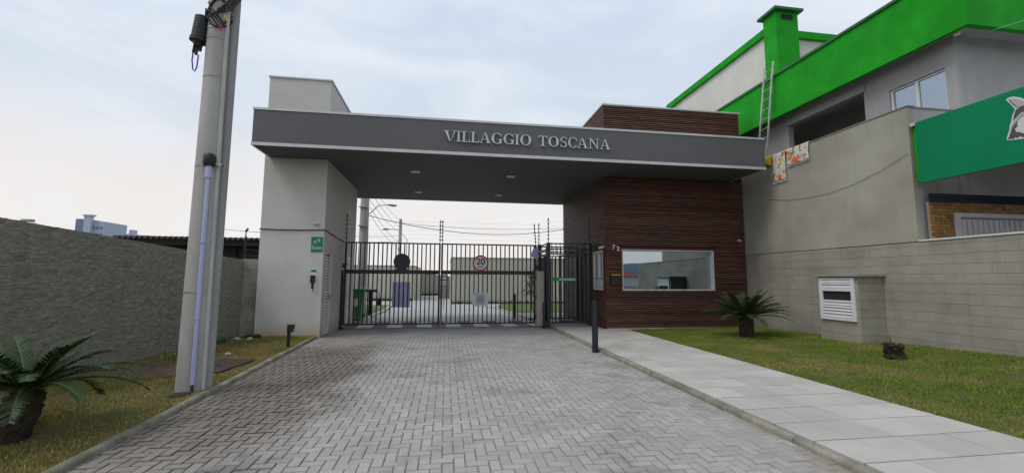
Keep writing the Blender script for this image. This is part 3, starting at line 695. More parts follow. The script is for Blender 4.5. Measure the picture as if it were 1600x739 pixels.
wall_camera((WX0-.002, 12.98, 2.64), (-1, -.3, -.25), 'white dome camera at the guardhouse corner above the side window')
# payment notices at the side window
for lab, y in (('white notice card with green header nearest the guardhouse corner', 13.2), ('white notice card with green header farther along the side window', 13.62)):
    nc = thing('notice_card', (WX0-.03, y, 1.38), lab, 'notice', 'cards at the guardhouse side window')
    MB().box(WX0-.026, WX0-.02, y-.15, y+.15, 1.36, 1.62).build('card', 'whiteblue', nc)
    MB().box(WX0-.029, WX0-.0265, y-.15, y+.15, 1.62, 1.66).build('header', 'noticegreen', nc)
    MB().prism(circle(.035, 14, y, 1.44), (WX0-.027, 0, 0), (0, 1, 0), (0, 0, 1), -.003, -.0005).build('seal', 'greyink', nc)
ra = thing('roof_antenna', (5.16, 13.2, WH+.06), 'thin white antenna on the guardhouse roof corner', 'antenna')
s = MB(); s.tube([(5.16, 13.2, WH+.06), (5.16, 13.2, WH+.26)], .012, 6); s.tube([(5.22, 13.25, WH+.06), (5.21, 13.25, WH+.19)], .010, 6); s.build('mast', 'flashing', ra)
MB().tube([(5.12, 13.2, WH+.22), (5.15, 13.2, WH+.30), (5.21, 13.25, WH+.20)], .008, 6).build('aerial', 'flashing', ra)

# ================================================================== GATE
GY = 14.68
INS = MB().tube([(0, 0, -.02), (0, 0, .02)], .030, 8).mesh('insulator', m=M['black_plastic'], smooth=True)
def epost(parent, x, y, z0, h, lean=0, name='fence_post'):
    p = MB().tube([(x, y, z0), (x+lean, y, z0+h)], .013, 6).build(name, 'black_metal', parent, smooth=True)
    for k in range(6):
        t = .14+k*.155; c = Vector((x+lean*t, y, z0+h*t)); piece('insulator', INS, p, c)
    return p
def gate_leaf(x0, x1, label, hinge_left):
    gl = thing('gate_leaf', ((x0+x1)/2, GY, .08), label, 'gate', 'leaves of the double driveway gate')
    z0, z1, zm = .10, 2.81, 1.83
    MB().box(x0, x0+.06, GY-.03, GY+.03, z0, z1).build('stile', 'black_metal', gl, bevel=.004)
    MB().box(x1-(.06 if hinge_left else .11), x1, GY-.03, GY+.03, z0, z1).build('stile', 'black_metal', gl, bevel=.004)
    for za, zb in ((z0, z0+.05), (z1-.045, z1)): MB().box(x0+.06, x1-.06, GY-.025, GY+.025, za, zb).build('rail', 'black_metal', gl)
    MB().box(x0+.06, x1-.06, GY-.028, GY+.028, zm-.065, zm+.065).build('middle_rail', 'black_metal', gl, bevel=.004)
    n = 20; bme = {}
    for seg, (za, zb) in enumerate(((z0+.05, zm-.065), (zm+.065, z1-.045))):
        me = MB().box(-.019, .019, -.019, .019, 0, zb-za).mesh('bar', m=M['black_metal'])
        for k in range(n): piece('bar', me, gl, (x0+.06+(x1-x0-.12)*(k+1)/(n+1), GY, za))
    xs = x0 if hinge_left else x1
    for z in (.45, 1.45, 1.95): MB().box(xs-.05 if hinge_left else xs-.01, xs+.01 if hinge_left else xs+.05, GY-.06, GY+.02, z, z+.14).build('hinge', 'black_metal', gl, bevel=.006)
    xe = x1-.03 if hinge_left else x0+.03
    epost(gl, xe, GY, z1, .80)
    MB().tube([(xe, GY-.05, .01), (xe, GY-.05, .75)], .014, 8).build('drop_bolt', 'galv' if not hinge_left else 'black_metal', gl, smooth=True)
    if hinge_left:
        epost(gl, x0+.02, GY, z1, .95)
    else:
        epost(gl, x1-.03, GY, z1, .75, -.06)
        MB().tube([(x0+.08, GY-.05, 1.86), (x0-.45, GY-.12, 1.76)], .018, 6).build('latch_arm', 'black_metal', gl)
    return gl
gate_leaf(-3.29, -.19, 'left leaf of the black barred gate beside the white pillar', True)
gate_leaf(-.17, 3.14, 'right leaf of the black barred gate carrying the speed sign', False)
# things hung on the gate
bs = thing('round_plate', (-1.46, GY, 2.17), 'plain black round plate on the left gate leaf', 'sign')
MB().prism(circle(.275, 28, -1.46, 2.17), (0, GY-.03, 0), (1, 0, 0), (0, 0, 1), 0, .012).build('disc', 'black_metal', bs)
MB().box(-1.65, -1.27, GY-.055, GY-.045, 1.885, 1.93).build('bracket', 'black_metal', bs)
ss = thing('speed_sign', (1.17, GY, 2.15), 'round red bordered sign reading 20 km/h on the right gate leaf', 'sign')
MB().prism(circle(.275, 32, 1.17, 2.15), (0, GY-.03, 0), (1, 0, 0), (0, 0, 1), 0, .010).build('disc', 'signred', ss)
MB().prism(circle(.225, 32, 1.17, 2.15), (0, GY-.03, 0), (1, 0, 0), (0, 0, 1), .0105, .013).build('face', 'white', ss)
for body, size, dz in (('20', .30, .045), ('km/h', .09, -.125)):
    me = text_mesh(body, size, .001, 'ink'); o = bpy.data.objects.new('numerals', me); C.objects.link(o); o.parent = ss
    o.rotation_euler = (R(90), 0, 0); o.location = Vector((1.17, GY-.0455, 2.15+dz))-ORG[ss.name]
qs = thing('notice_board', (1.17, GY, .7), 'pale square notice on the right gate leaf below the speed sign', 'notice')
MB().box(.90, 1.44, GY-.036, GY-.030, .70, 1.14).build('board', 'whiteblue', qs)
s = MB(); s.box(.93, 1.12, GY-.0385, GY-.0365, 1.085, 1.105); s.box(1.16, 1.28, GY-.0385, GY-.0365, 1.085, 1.10); s.box(1.0, 1.34, GY-.0385, GY-.0365, .745, .76)
s.build('print_line', 'noticegreen', qs)
MB().box(1.04, 1.31, GY-.0385, GY-.0365, .80, 1.05).build('grey_square', 'greyink', qs)
lb = thing('display_board', (-1.46, GY+.05, .65), 'plain pale lilac board hung behind the left gate leaf', 'board')
MB().box(-1.75, -1.17, GY+.035, GY+.045, .66, 1.50).build('board', 'lilac', lb, bevel=.003)
# ---- right hinge post, beige motor cabinet
gp = thing('gate_post', (3.22, GY, 0), 'dark steel hinge post between gate and pedestrian cage', 'post')
MB().box(3.18, 3.30, GY-.06, GY+.06, 0, 2.83).build('post', 'black_metal', gp, bevel=.006)
MB().box(3.14, 3.34, GY-.10, GY+.10, 0, .02).build('base_plate', 'black_metal', gp)
gl_ = thing('hinge_post', (-3.32, GY, 0), 'dark steel hinge post against the white pillar', 'post')
MB().box(-3.348, -3.302, GY-.16, GY+.03, .0, 1.88).build('post', 'black_metal', gl_, bevel=.005)
MB().box(-3.345, -3.20, GY-.22, GY-.16, 0, .06).build('foot', 'black_metal', gl_)
mc = thing('motor_cabinet', (3.16, 14.25, 0), 'tall beige cabinet beside the pedestrian cage', 'cabinet')
MB().box(3.03, 3.30, 14.18, 14.42, .06, 1.88).build('body', 'beigemetal', mc, bevel=.01)
MB().box(3.05, 3.28, 14.2, 14.4, -.02, .06).build('plinth', 'kerb', mc)
for z in (.3, .95, 1.6): MB().box(2.995, 3.029, 14.2, 14.3, z, z+.14).build('hinge', 'black_metal', mc)
ab = thing('arm_bollard', (3.27, 14.08, 0), 'short black rounded bollard in front of the beige cabinet', 'bollard')
MB().tube([(3.27, 14.06, .07), (3.27, 14.06, .82), (3.27, 14.06, .88)], [.045, .05, .03], 12).build('shaft', 'black_metal', ab, smooth=True)
MB().box(3.19, 3.35, 13.99, 14.13, .0, .07).build('base_plate', 'black_metal', ab)
pc_ = thing('taped_paper', (3.1, GY, 2.4), 'crumpled white paper tilted on the gate top corner', 'paper')
s = MB(); c0 = Vector((3.10, GY-.06, 2.50)); a = R(-24); ux = Vector((math.cos(a), 0, math.sin(a))); uz = Vector((-math.sin(a), 0, math.cos(a)))
n = 6
for j in range(n+1):
    for i in range(n+1):
        f, h = i/n-.5, j/n-.5; s.v.append(tuple(c0+ux*f*.30+uz*h*.34+Vector((0, .03*mnoise.noise(Vector((f*4, h*4, 2))), 0))))
for j in range(n):
    for i in range(n): k = j*(n+1)+i; s.f.append((k, k+1, k+n+2, k+n+1))
po = s.build('sheet', 'lilac', pc_); md = po.modifiers.new('s', 'SOLIDIFY'); md.thickness = .004
# ---- pedestrian cage
pg = thing('pedestrian_cage', (4.1, 14.8, .1), 'black barred pedestrian cage beside the wooden guardhouse', 'gate')
CX0, CX1, CY0, CY1, CZ = 3.40, 4.90, 14.0, 15.5, 2.84
for x, y in ((CX0, CY0), (CX1-.05, CY0), (CX0, CY1), (CX1-.05, CY1)): MB().box(x-.06, x+.06, y-.06, y+.06, .03, CZ).build('post', 'black_metal', pg, bevel=.004)
for za in (.16, CZ-.05, CZ-.24, CZ-.40):
    for y in (CY0, CY1): MB().box(CX0+.06, CX1-.11, y-.02, y+.02, za, za+.045).build('rail', 'black_metal', pg)
    MB().box(CX0-.02, CX0+.02, CY0+.06, CY1-.06, za, za+.045).build('rail', 'black_metal', pg)
hm = MB().box(-.018, .018, -.018, .018, 0, CZ-.45-.205).mesh('bar', m=M['black_metal'])
for k in range(9):
    piece('bar', hm, pg, (CX0, CY0+.045+(CY1-CY0-.09)*(k+.5)/9, .205))
sm_ = MB().box(-.012, .012, -.012, .012, 0, .345).mesh('short_bar', m=M['black_metal'])
for k in range(9):
    for y in (CY0, CY1): piece('short_bar', sm_, pg, (CX0+.12+k*.145, y, CZ-.395))
for xx in (CX0+.13, CX0+.25): piece('bar', hm, pg, (xx, CY0, .205))
for k in range(8): piece('bar', hm, pg, (CX0+.12+k*.165, CY1, .205))
# swinging door inside the frame
dg = MB(); dx0, dx1 = CX0+.36, CX1-.20
dg.box(dx0, dx0+.09, CY0-.03, CY0+.03, .20, 2.42); dg.box(dx1-.06, dx1, CY0-.03, CY0+.03, .20, 2.42); dg.box(dx0+.06, dx1-.06, CY0-.03, CY0+.03, 2.36, 2.42); dg.box(dx0+.06, dx1-.06, CY0-.03, CY0+.03, .20, .26)
door = dg.build('door', 'black_metal', pg)
hb = MB().box(-.016, .016, -.016, .016, 0, 2.10).mesh('bar', m=M['black_metal'])
for k in range(5): piece('bar', hb, door, (dx0+.06+(dx1-dx0-.12)*(k+1)/6, CY0, .26))
MB().box(dx0-.02, dx0+.02, CY0-.06, CY0-.032, 1.15, 1.38).build('lock', 'black_plastic', door)
for x, h in ((CX0, .85), (CX1-.06, .90)):
    epost(pg, x, CY0, CZ, h)
epost(pg, CX0, CY1, CZ, .85)
bn = thing('door_banner', (3.95, CY0, 1.55), 'green strip with white lettering tied across the pedestrian cage', 'banner')
MB().box(3.50, 4.36, CY0-.055, CY0-.047, 1.55, 1.67).build('strip', 'noticegreen', bn)
s = MB()
for k in range(15): s.box(3.76+k*.038, 3.76+k*.038+.026, CY0-.0575, CY0-.0555, 1.585, 1.585+random.choice((.045, .055)))
s.build('lettering', 'white', bn)
# electric fence wires above the gates
for i, lab in enumerate(('lowest', 'second', 'third', 'fourth', 'top')):
    z = 2.95+i*.145
    o = MB().tube([(-3.27, GY, z), (-1.7, GY, z-.012), (-.2, GY, z), (1.5, GY, z-.012), (3.08, GY, z), (CX0, CY0, z+.03), (4.1, CY0, z+.02), (CX1-.06, CY0, z+.03)], .0016, 4).build('fence_wire', 'galv')
    tag(o, lab+' thin electric fence wire strung above the driveway gate', 'wire', 'electric fence wires above the gate')

# ---- bollards near the drive
def post_bollard(x, y, h, r, label, group=None):
    b = thing('bollard', (x, y, 0), label, 'bollard', group)
    MB().tube([(x, y, -.02), (x, y, h-.01), (x, y, h)], [r, r, r*.85], 16).build('shaft', 'black_metal', b, smooth=True)
    MB().tube([(x, y, h), (x, y, h+.015)], r*.7, 14).build('cap', 'black_plastic', b, smooth=True); return b
bb = post_bollard(3.32, 9.3, 1.12, .068, 'tall black post on the driveway edge by the pavement')
MB().box(3.25, 3.265, 9.24, 9.30, .85, .98).build('sensor_window', 'ink', bb)
lp = thing('garden_light', (-3.46, 10.45, .05), 'short black post light on the left lawn before the white pillar', 'post light')
MB().box(-3.505, -3.445, 10.42, 10.48, .02, .48).build('post', 'black_metal', lp, bevel=.004)
MB().box(-3.51, -3.37, 10.40, 10.50, .40, .565).build('head', 'black_metal', lp, bevel=.006)
MB().box(-3.372, -3.366, 10.42, 10.48, .42, .46).build('lens', 'lampglass', lp)

# ================================================================== UTILITY POLE (left)
UP = Vector((-3.475, 6.73, 0))
up = thing('utility_pole', UP, 'tall grey concrete utility pole with lilac pipe beside the driveway', 'utility pole')
s = MB(); n = 22
pts = [(UP.x, UP.y, z) for z in (.0, .6, 1.5, 2.5, 3.5, 4.5, 5.5, 6.5, 8, 9.5)]
s.tube(pts, [.185-.0075*p[2] for p in pts], n); shaft = s.build('shaft', 'concpole', up, smooth=True)
s = MB(); pts = [(UP.x+.168, UP.y+.08, z) for z in (.0, 3, 6, 9.2)]
s.tube(pts, [.062, .066, .070, .068], 16); s.build('rear_shaft', 'steelpole', up, smooth=True)
s = MB(); s.tube([(UP.x+.172-.006*z, UP.y-.06, z) for z in (.06, 2, 4, 6.4)], .030, 10); s.build('conduit', 'palestrip', up, smooth=True)
pv = MB().tube([(UP.x+.105, UP.y-.185, .16), (UP.x+.10, UP.y-.18, 1.6), (UP.x+.095, UP.y-.17, 3.14)], .027, 12).build('pvc_pipe', 'pvc', up, smooth=True)
for z in (2.1, 1.05): MB().tube([(UP.x+.10, UP.y-.18, z-.014), (UP.x+.10, UP.y-.18, z+.014)], .036, 12).build('collar', 'pvc', pv, smooth=True)
MB().tube([(UP.x+.095, UP.y-.17, 3.02), (UP.x+.095, UP.y-.17, 3.20)], .042, 12).build('socket', 'pvc', pv, smooth=True)
MB().tube([(UP.x+.105, UP.y-.185, .05), (UP.x+.105, UP.y-.185, .16)], .018, 8).build('ground_lead', 'wire', pv)
s = MB(); s.tube([(UP.x+.095, UP.y-.17, 3.19), (UP.x+.095, UP.y-.17, 3.22), (UP.x+.095, UP.y-.17, 3.34), (UP.x+.095, UP.y-.17, 3.37)], [.06, .078, .078, .055], 14); s.build('pipe_cap', 'black_plastic', up, smooth=True)
for z in (1.40, 3.20, 4.55):
    r_ = .185-.0075*z+.004
    MB().tube([(UP.x, UP.y, z-.008), (UP.x, UP.y, z+.008)], r_, 22).build('strap', 'galv' if z < 2 else 'steelpole', up)
MB().tube([(UP.x, UP.y, 5.14), (UP.x, UP.y, 5.19)], .152, 22).build('clamp', 'steelpole', up)
MB().tube([(UP.x, UP.y, 5.30), (UP.x, UP.y, 5.315)], .151, 22).build('clamp_band', 'flashing', up)
MB().box(UP.x+.08, UP.x+.115, UP.y-.18, UP.y-.14, 5.27, 5.34).build('red_clip', 'red', up, bevel=.01)
MB().box(UP.x+.13, UP.x+.155, UP.y-.16, UP.y-.14, 5.43, 5.50).build('yellow_tag', 'yellowtag', up)
# cable tangle near the top of the picture
for k in range(9):
    a0 = random.uniform(0, 6.28); pts = []
    zc = random.uniform(5.38, 5.72); rr = random.uniform(.15, .19)
    for i in range(11):
        a = a0+i*.42; pts.append((UP.x+rr*math.cos(a)*(1+.1*math.sin(i*2+k)), UP.y+rr*math.sin(a), zc+.10*math.sin(i*.9+k)))
    MB().tube(pts, random.choice((.010, .014, .018)), 6).build('cable_loop', random.choice(('wire', 'wire', 'wire', 'steelpole', 'steelpole')), up, smooth=True)
for k in range(5):
    pts = [(UP.x-.10+.05*k, UP.y-.16-.02*(k % 2), 5.42+.05*k), (UP.x+.05+.02*k, UP.y-.2, 5.48+.03*k), (UP.x+.20, UP.y-.12, 5.6+.05*k), (UP.x+.26, UP.y+.05, 5.9+.08*k), (UP.x+.22, UP.y+.1, 6.5)]
    MB().tube(pts, .012, 6).build('cable', 'wire', up, smooth=True)
pcam = wall_camera((UP.x+.12, UP.y-.10, 3.24), (1, -.25, -.2), 'white bullet camera on the concrete pole above the lilac pipe', k=.62)
# splice closure
sp = thing('splice_closure', (UP.x-.2, UP.y-.02, 4.95), 'ribbed black cable splice closure hanging on the utility pole', 'cable closure')
bx_, by_ = UP.x-.215, UP.y-.05
ax = Vector((-.11, 0, -1)).normalized(); top = Vector((bx_+.02, by_, 5.50))
prof = []
for i in range(26):
    t = i/25; r_ = .104+(.004 if i % 3 == 0 else 0); r_ *= (.45 if i == 0 else .8 if i == 1 else 1); prof.append((top+ax*t*.36, r_))
MB().tube([p for p, r_ in prof], [r_ for p, r_ in prof], 16).build('dome', 'black_plastic', sp, smooth=True)
e0 = top+ax*.36
MB().tube([e0, e0+ax*.05], .118, 16).build('clamp_ring', 'black_plastic', sp, smooth=True)
MB().tube([e0+ax*.05, e0+ax*.13], [.075, .05], 12).build('base', 'black_plastic', sp, smooth=True)
for dx, l in ((-.04, .16), (.0, .22), (.045, .12)): MB().tube([e0+ax*.12+Vector((dx, 0, 0)), e0+ax*(.12+l*.6)+Vector((dx, 0, 0))], .02, 8).build('port', 'black_plastic', sp, smooth=True)
q0 = e0+ax*.2
MB().tube([q0+Vector((-.045, 0, 0)), q0+Vector((-.05, 0, -.14)), q0+Vector((-.03, 0, -.28)), q0+Vector((-.005, 0, -.31)), q0+Vector((.02, 0, -.25)), q0+Vector((.03, 0, -.05))], .009, 6).build('cable_loop', 'bluecable', sp, smooth=True)
MB().box(bx_+.05, bx_+.16, by_-.02, by_+.02, 5.30, 5.34).build('bracket', 'galv', sp)
ml = thing('manhole_cover', (UP.x+.13, UP.y-.32, .09), 'flat black round lid in the grass at the pole foot', 'cover')
MB().tube([(UP.x+.015, UP.y-.30, .03), (UP.x+.015, UP.y-.30, .066)], .13, 24).build('lid', 'lid', ml, smooth=True)
MB().tube([(UP.x+.015, UP.y-.30, .066), (UP.x+.015, UP.y-.30, .072)], .10, 24).build('raised_rim', 'lid', ml, smooth=True)
rp = thing('ground_plate', (-3.85, 8.3, .1), 'rusty brown rectangular plate lying on the left lawn', 'cover')
MB().prism([(-4.35, 7.95), (-3.62, 7.80), (-3.52, 8.85), (-4.2, 9.05)], (0, 0, 0), (1, 0, 0), (0, 1, 0), .05, .085).build('plate', 'rust', rp, bevel=.004)
MB().box(-3.98, -3.86, 8.3, 8.34, .085, .095).build('lift_bar', 'rust', rp)

# ================================================================== LEFT WALL
s = MB(); ny, nzv = 420, 84; y0, y1 = 1.0, 12.52
def top_l(y): return 2.39-.050*(y-6.6)
grid = {}
for i in range(ny+1):
    y = y0+(y1-y0)*i/ny; zt = top_l(y)+.006*mnoise.noise(Vector((y*3, 0, 1)))+.010*mnoise.noise(Vector((y*11, 0, 4)))
    for j in range(nzv+1):
        z = -.05+(zt+.05)*j/nzv
        d = .010*mnoise.fractal(Vector((y*2.2, z*6, 3)), 1, 2, 3)+.010*mnoise.noise(Vector((y*7, z*23, 7)))+.009*mnoise.noise(Vector((y*17, z*34, 2)))
        s.v.append((wall_lx(y)+d, y, z))
for i in range(ny):
    for j in range(nzv):
        a = i*(nzv+1)+j; s.f.append((a, a+nzv+1, a+nzv+2, a+1))
b0 = len(s.v)
for i in range(ny+1):
    y = y0+(y1-y0)*i/ny; t = s.v[i*(nzv+1)+nzv]; s.v.append((wall_lx(y)-.16, y, t[2]-.004)); s.v.append((wall_lx(y)-.16, y, -.05))
for i in range(ny):
    a = i*(nzv+1)+nzv; s.f.append((a, a+nzv+1, b0+2*(i+1), b0+2*i)); s.f.append((b0+2*i, b0+2*i+2, b0+2*i+3, b0+2*i+1))
rw = thing('rough_wall', (wall_lx(7), 7, 0), 'long rough mortar wall along the left lawn', 'wall')
s.build('wall', 'roughwall', rw, smooth=True)
rwall = thing('return_wall', (-5.2, 12.5, 0), 'short grey block wall joining the rough wall to the white pillar', 'wall')
MB().box(-5.46, -5.005, 12.56, 12.68, -.05, 2.12).build('core', 'oldblock', rwall)
bm_ = {}
for j in range(10):
    x = -5.45
    while x < -5.06:
        x2 = min(x+(.39 if (j % 2) else .21) if x < -5.4 else x+.39, -5.006)
        k_ = round(x2-x, 3)
        if k_ not in bm_: bm_[k_] = MB().box(-k_/2+.004, k_/2-.004, -.012, 0, -.1, .092).mesh('block', m=M['oldblock'], bevel=.003)
        piece('block', bm_[k_], rwall, ((x+x2)/2, 12.56, .13+j*.2)); x = x2
ep = thing('fence_mast', (-5.55, 13.0, 2.1), 'dark electric fence mast on the wall before the shed roof', 'fence post')
MB().tube([(-5.62, 13.02, 2.0), (-5.62, 13.02, 2.96)], .014, 6).build('rod', 'black_metal', ep, smooth=True)
for k in range(5): MB().tube([(-5.62, 13.02, 2.22+k*.17), (-5.62, 13.02, 2.27+k*.17)], .028, 8).build('insulator', 'black_plastic', ep, smooth=True)
MB().tube([(-5.62, 13.02, 2.93), (-5.57, 13.02, 3.0)], .03, 8).build('cap', 'black_plastic', ep, smooth=True)
for i in range(5):
    o = MB().tube([(-5.62, 13.02, 2.24+i*.17), (-5.32, 13.25, 2.225+i*.17), (-5.02, 13.5, 2.24+i*.17)], .0016, 4).build('fence_wire', 'galv')
    tag(o, ('lowest', 'second', 'third', 'fourth', 'top')[i]+' electric fence wire above the rough left wall', 'wire', 'electric fence wires above the left wall')
rk = thing('paving_rubble', (-4.9, 12.1, .1), 'dark broken paver lying near the white pillar foot', 'rubble')
MB().box(-5.05, -4.72, 11.98, 12.16, .04, .16).build('paver', 'rust', rk, bevel=.02)
for lab, x, y, r_ in (('pale stone left of the dark broken paver', -5.12, 11.75, .08), ('pale stone right in front of the dark broken paver', -4.83, 11.78, .07), ('small white stone beside the utility pole on bare earth', -4.33, 9.6, .05)):
    s = MB(); k = 8
    for a in range(4):
        for b_ in range(k):
            f = (0.7, 1, .8, .35)[a]; w_ = r_*f*(1+.25*mnoise.noise(Vector((a*2.1, b_*1.7, x*5))))
            s.v.append((x+w_*math.cos(b_*.785)*1.3, y+w_*math.sin(b_*.785), +.05+a*r_*.38))
    for a in range(3):
        for b_ in range(k): s.f.append((a*k+b_, a*k+(b_+1) % k, (a+1)*k+(b_+1) % k, (a+1)*k+b_))
    s.f.append(tuple(3*k+i for i in range(k)))
    tag(s.build('stone', 'rock', smooth=True, org=(0, 0, 0)), lab, 'stone', 'loose stones on the left lawn')

for lab, wx, wy, nb_ in (('dry weed clump at the foot of the rough wall left of the pole', -5.05, 9.3, 70), ('low green weed clump by the rough wall behind the pole', -5.25, 11.2, 60)):
    wd = thing('weed_clump', (wx, wy, .06), lab, 'weeds'); s = MB()
    for q in range(nb_):
        a = random.uniform(0, 6.283); r_ = random.uniform(0, .28); p = Vector((wx+r_*math.cos(a), wy+r_*math.sin(a)*1.8, .06)); hh = random.uniform(.06, .22); dx = Vector((random.uniform(-.08, .08), random.uniform(-.08, .08), hh)); w_ = Vector((.008, .006, 0))
        s.add([p-w_, p+w_, p+dx*.6+w_*.8, p+dx*.6-w_*.8, p+dx], [(0, 1, 2, 3), (3, 2, 4)])
    s.build('leaves', 'grass' if 'dry' in lab else 'leaf', wd)
# ---- shed behind the wall, far towers, far lamp
sh = thing('shed', (-9, 17.5, 0), 'dark shed with corrugated roof behind the left wall', 'shed')
MB().box(-11.5, -5.6, 17.4, 22, 0, 2.98).build('wall', 'shed', sh)
s = MB(); n = 245
for j, (y, z) in enumerate(((17.0, 3.05), (22.2, 3.12))):
    for i in range(n+1):
        x = -11.7+(6.3)*i/n; s.v.append((x, y, z+.05*math.sin(i*2*math.pi/7)))
for i in range(n): s.f.append((i, i+1, n+2+i, n+1+i))
ro = s.build('roof', 'corr', sh, smooth=True); md = ro.modifiers.new('s', 'SOLIDIFY'); md.thickness = .02
MB().box(-11.6, -5.5, 17.08, 17.16, 2.78, 3.02).build('fascia_beam', 'shed', sh)
for k in range(4): MB().box(-11.3+k*1.7, -11.2+k*1.7, 17.30, 17.39, 0, 2.8).build('stud', 'shed', sh)
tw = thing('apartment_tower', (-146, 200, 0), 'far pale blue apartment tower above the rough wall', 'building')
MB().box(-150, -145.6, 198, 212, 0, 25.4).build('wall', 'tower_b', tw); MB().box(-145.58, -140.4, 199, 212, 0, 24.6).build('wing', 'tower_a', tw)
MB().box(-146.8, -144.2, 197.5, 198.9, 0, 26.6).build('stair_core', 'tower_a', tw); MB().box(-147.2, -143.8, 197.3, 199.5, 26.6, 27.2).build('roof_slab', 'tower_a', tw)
wm = MB().box(-.5, .5, -.05, .05, -.7, .7).mesh('window', m=M['tower_b'])
for k in range(7):
    for x in (-144, -142.6, -141.2): piece('window', wm, tw, (x, 198.99, 4.5+k*2.9))
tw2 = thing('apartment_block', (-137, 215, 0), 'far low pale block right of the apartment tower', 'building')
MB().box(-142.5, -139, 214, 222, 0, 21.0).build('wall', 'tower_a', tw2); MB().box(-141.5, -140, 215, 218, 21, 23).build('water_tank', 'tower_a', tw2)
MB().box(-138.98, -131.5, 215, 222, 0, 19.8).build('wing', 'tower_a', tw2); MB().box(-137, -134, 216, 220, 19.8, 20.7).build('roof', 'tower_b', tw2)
for k in range(6):
    for x in (-138, -136, -134): piece('window', wm, tw2, (x, 214.98, 4+k*2.6))
sl_ = thing('street_lamp', (-34.5, 40, 0), 'far street lamp peeking over the top of the rough wall', 'street lamp')
MB().tube([(-35.2, 40, 0), (-35.2, 40, 5.6), (-34.6, 40, 6.1), (-34.0, 40, 6.15)], .06, 6).build('post', 'steelpole', sl_)
MB().box(-34.1, -33.3, 39.8, 40.2, 6.06, 6.28).build('lamp_head', 'steelpole', sl_, bevel=.05)

# ================================================================== RIGHT BOUNDARY WALL
BX = 9.9
bw = thing('boundary_wall', (BX, 7, 0), 'olive grey block wall along the right lawn', 'wall')
MB().box(BX+.007, BX+.15, 5.0, 13.2, -.05, 2.43).build('core', 'mortar', bw)
blk = {}
def bmesh_block(L, H):
    k = (round(L, 3), round(H, 3))
    if k not in blk: blk[k] = MB().box(-.012, .003, -L/2+.0010, L/2-.0010, -H/2+.0024, H/2-.0024).mesh('block', m=M['olive'], bevel=.0022)
    return blk[k]
restb = MB(); HC = .197
for j in range(13):
    z0 = -.02+j*HC; z1 = min(z0+HC, 2.43)
    y = 13.0 - (.2 if j % 2 else 0); first = True
    if j % 2: restb.box(BX, BX+.018, 12.8, 13.0, z0+.004, z1-.004)
    while y > 5.01:
        ya = max(y-.4, 5.0)
        if z1 > .12 and y-ya > .06: 
            o = piece('block', bmesh_block(y-ya, z1-z0), bw, (BX+.012+random.uniform(-.002, .001), (y+ya)/2, (z0+z1)/2))
        else: restb.box(BX+random.uniform(-.002, .001), BX+.018, ya+.004, y-.004, z0+.004, z1-.004)
        y = ya
tag(restb.build('block_courses', 'olive', bw), kind='stuff')
s = MB(); ny, nz_ = 60, 34
MB().box(BX-.012, BX+.15, 7.58, 13.2, 2.445, 5.40).build('plaster_panel', 'plaster', bw)
MB().box(BX-.03, BX+.17, 7.56, 13.2, 5.40, 5.425).build('coping', 'mortar', bw)
MB().box(BX+.15, 11.15, 7.58, 7.70, 2.445, 5.38).build('plaster_return', 'greyhouse', bw)
MB().box(BX+.13, 11.15, 7.56, 7.72, 5.38, 5.405).build('coping', 'mortar', bw)
MB().box(BX-.02, BX+.17, 4.98, 7.575, 2.44, 2.475).build('wall_cap', 'whitehouse', bw)
hw = MB().tube([(BX-.025, 11.7, 4.10), (BX-.03, 11.0, 3.96), (BX-.03, 10.3, 3.89), (BX-.03, 9.6, 3.88), (BX-.03, 8.9, 3.96), (BX-.03, 8.2, 4.14), (BX-.03, 7.62, 4.36)], .0042, 5).build('hanging_wire', 'wire')
tag(hw, 'loose wire sagging across the plastered upper wall', 'wire')
for pl in ([(9.9, 4.35), (9.7, 4.2), (9.75, 4.05), (9.5, 3.95), (9.42, 3.75), (9.2, 3.62), (9.22, 3.45), (8.95, 3.35), (8.8, 3.15), (8.85, 2.95), (8.6, 2.8)], [(11.3, 3.6), (10.9, 3.7), (10.5, 3.66), (10.1, 3.78), (9.8, 3.74)]):
    q = []
    for (a, b_), (c_, d_) in zip(pl, pl[1:]):
        for i in range(5): t = i/5; q.append((BX-.0122, a+(c_-a)*t+random.uniform(-.015, .015), b_+(d_-b_)*t+random.uniform(-.015, .015)))
    MB().tube(q, .0024, 4).build('hairline_crack', 'mortar', bw)
# ---- meter cabinet
mt = thing('meter_cabinet', (9.5, 8.9, .2), 'small masonry cabinet with white louvred door against the block wall', 'cabinet')
MX0, MY0, MY1, MZ = 9.22, 8.40, 9.46, 1.70
MB().box(MX0+.008, BX-.005, MY0+.008, MY1, .05, MZ).build('core', 'mortar', mt)
for j in range(9):
    z0, z1 = -.02+j*HC, min(-.02+(j+1)*HC, MZ)
    if z1-z0 < .05: continue
    mid = 9.56 if j % 2 else 9.7
    for xa, xb in ((MX0, mid), (mid, BX-.015)):
        MB().box(xa+.003, xb-.003, MY0, MY0+.02, z0+.003, z1-.003).build('block', 'olive', mt, bevel=.003)
    cuts = (MY0, MY0+.2, MY0+.6, MY1) if j % 2 else (MY0, MY0+.4, MY0+.8, MY1)
    for ya, yb in zip(cuts, cuts[1:]): MB().box(MX0, MX0+.02, ya+.003+(.018 if ya == MY0 else 0), yb-.003, z0+.003, z1-.003).build('block', 'olive', mt, bevel=.003)
MB().box(MX0-.09, BX-.013, MY0-.07, MY1+.08, MZ, MZ+.065).build('cap_slab', 'olive', mt, bevel=.006)
dY0, dY1, dZ0, dZ1 = 8.47, 9.39, .68, 1.675
f = MB(); xf = MX0-.045
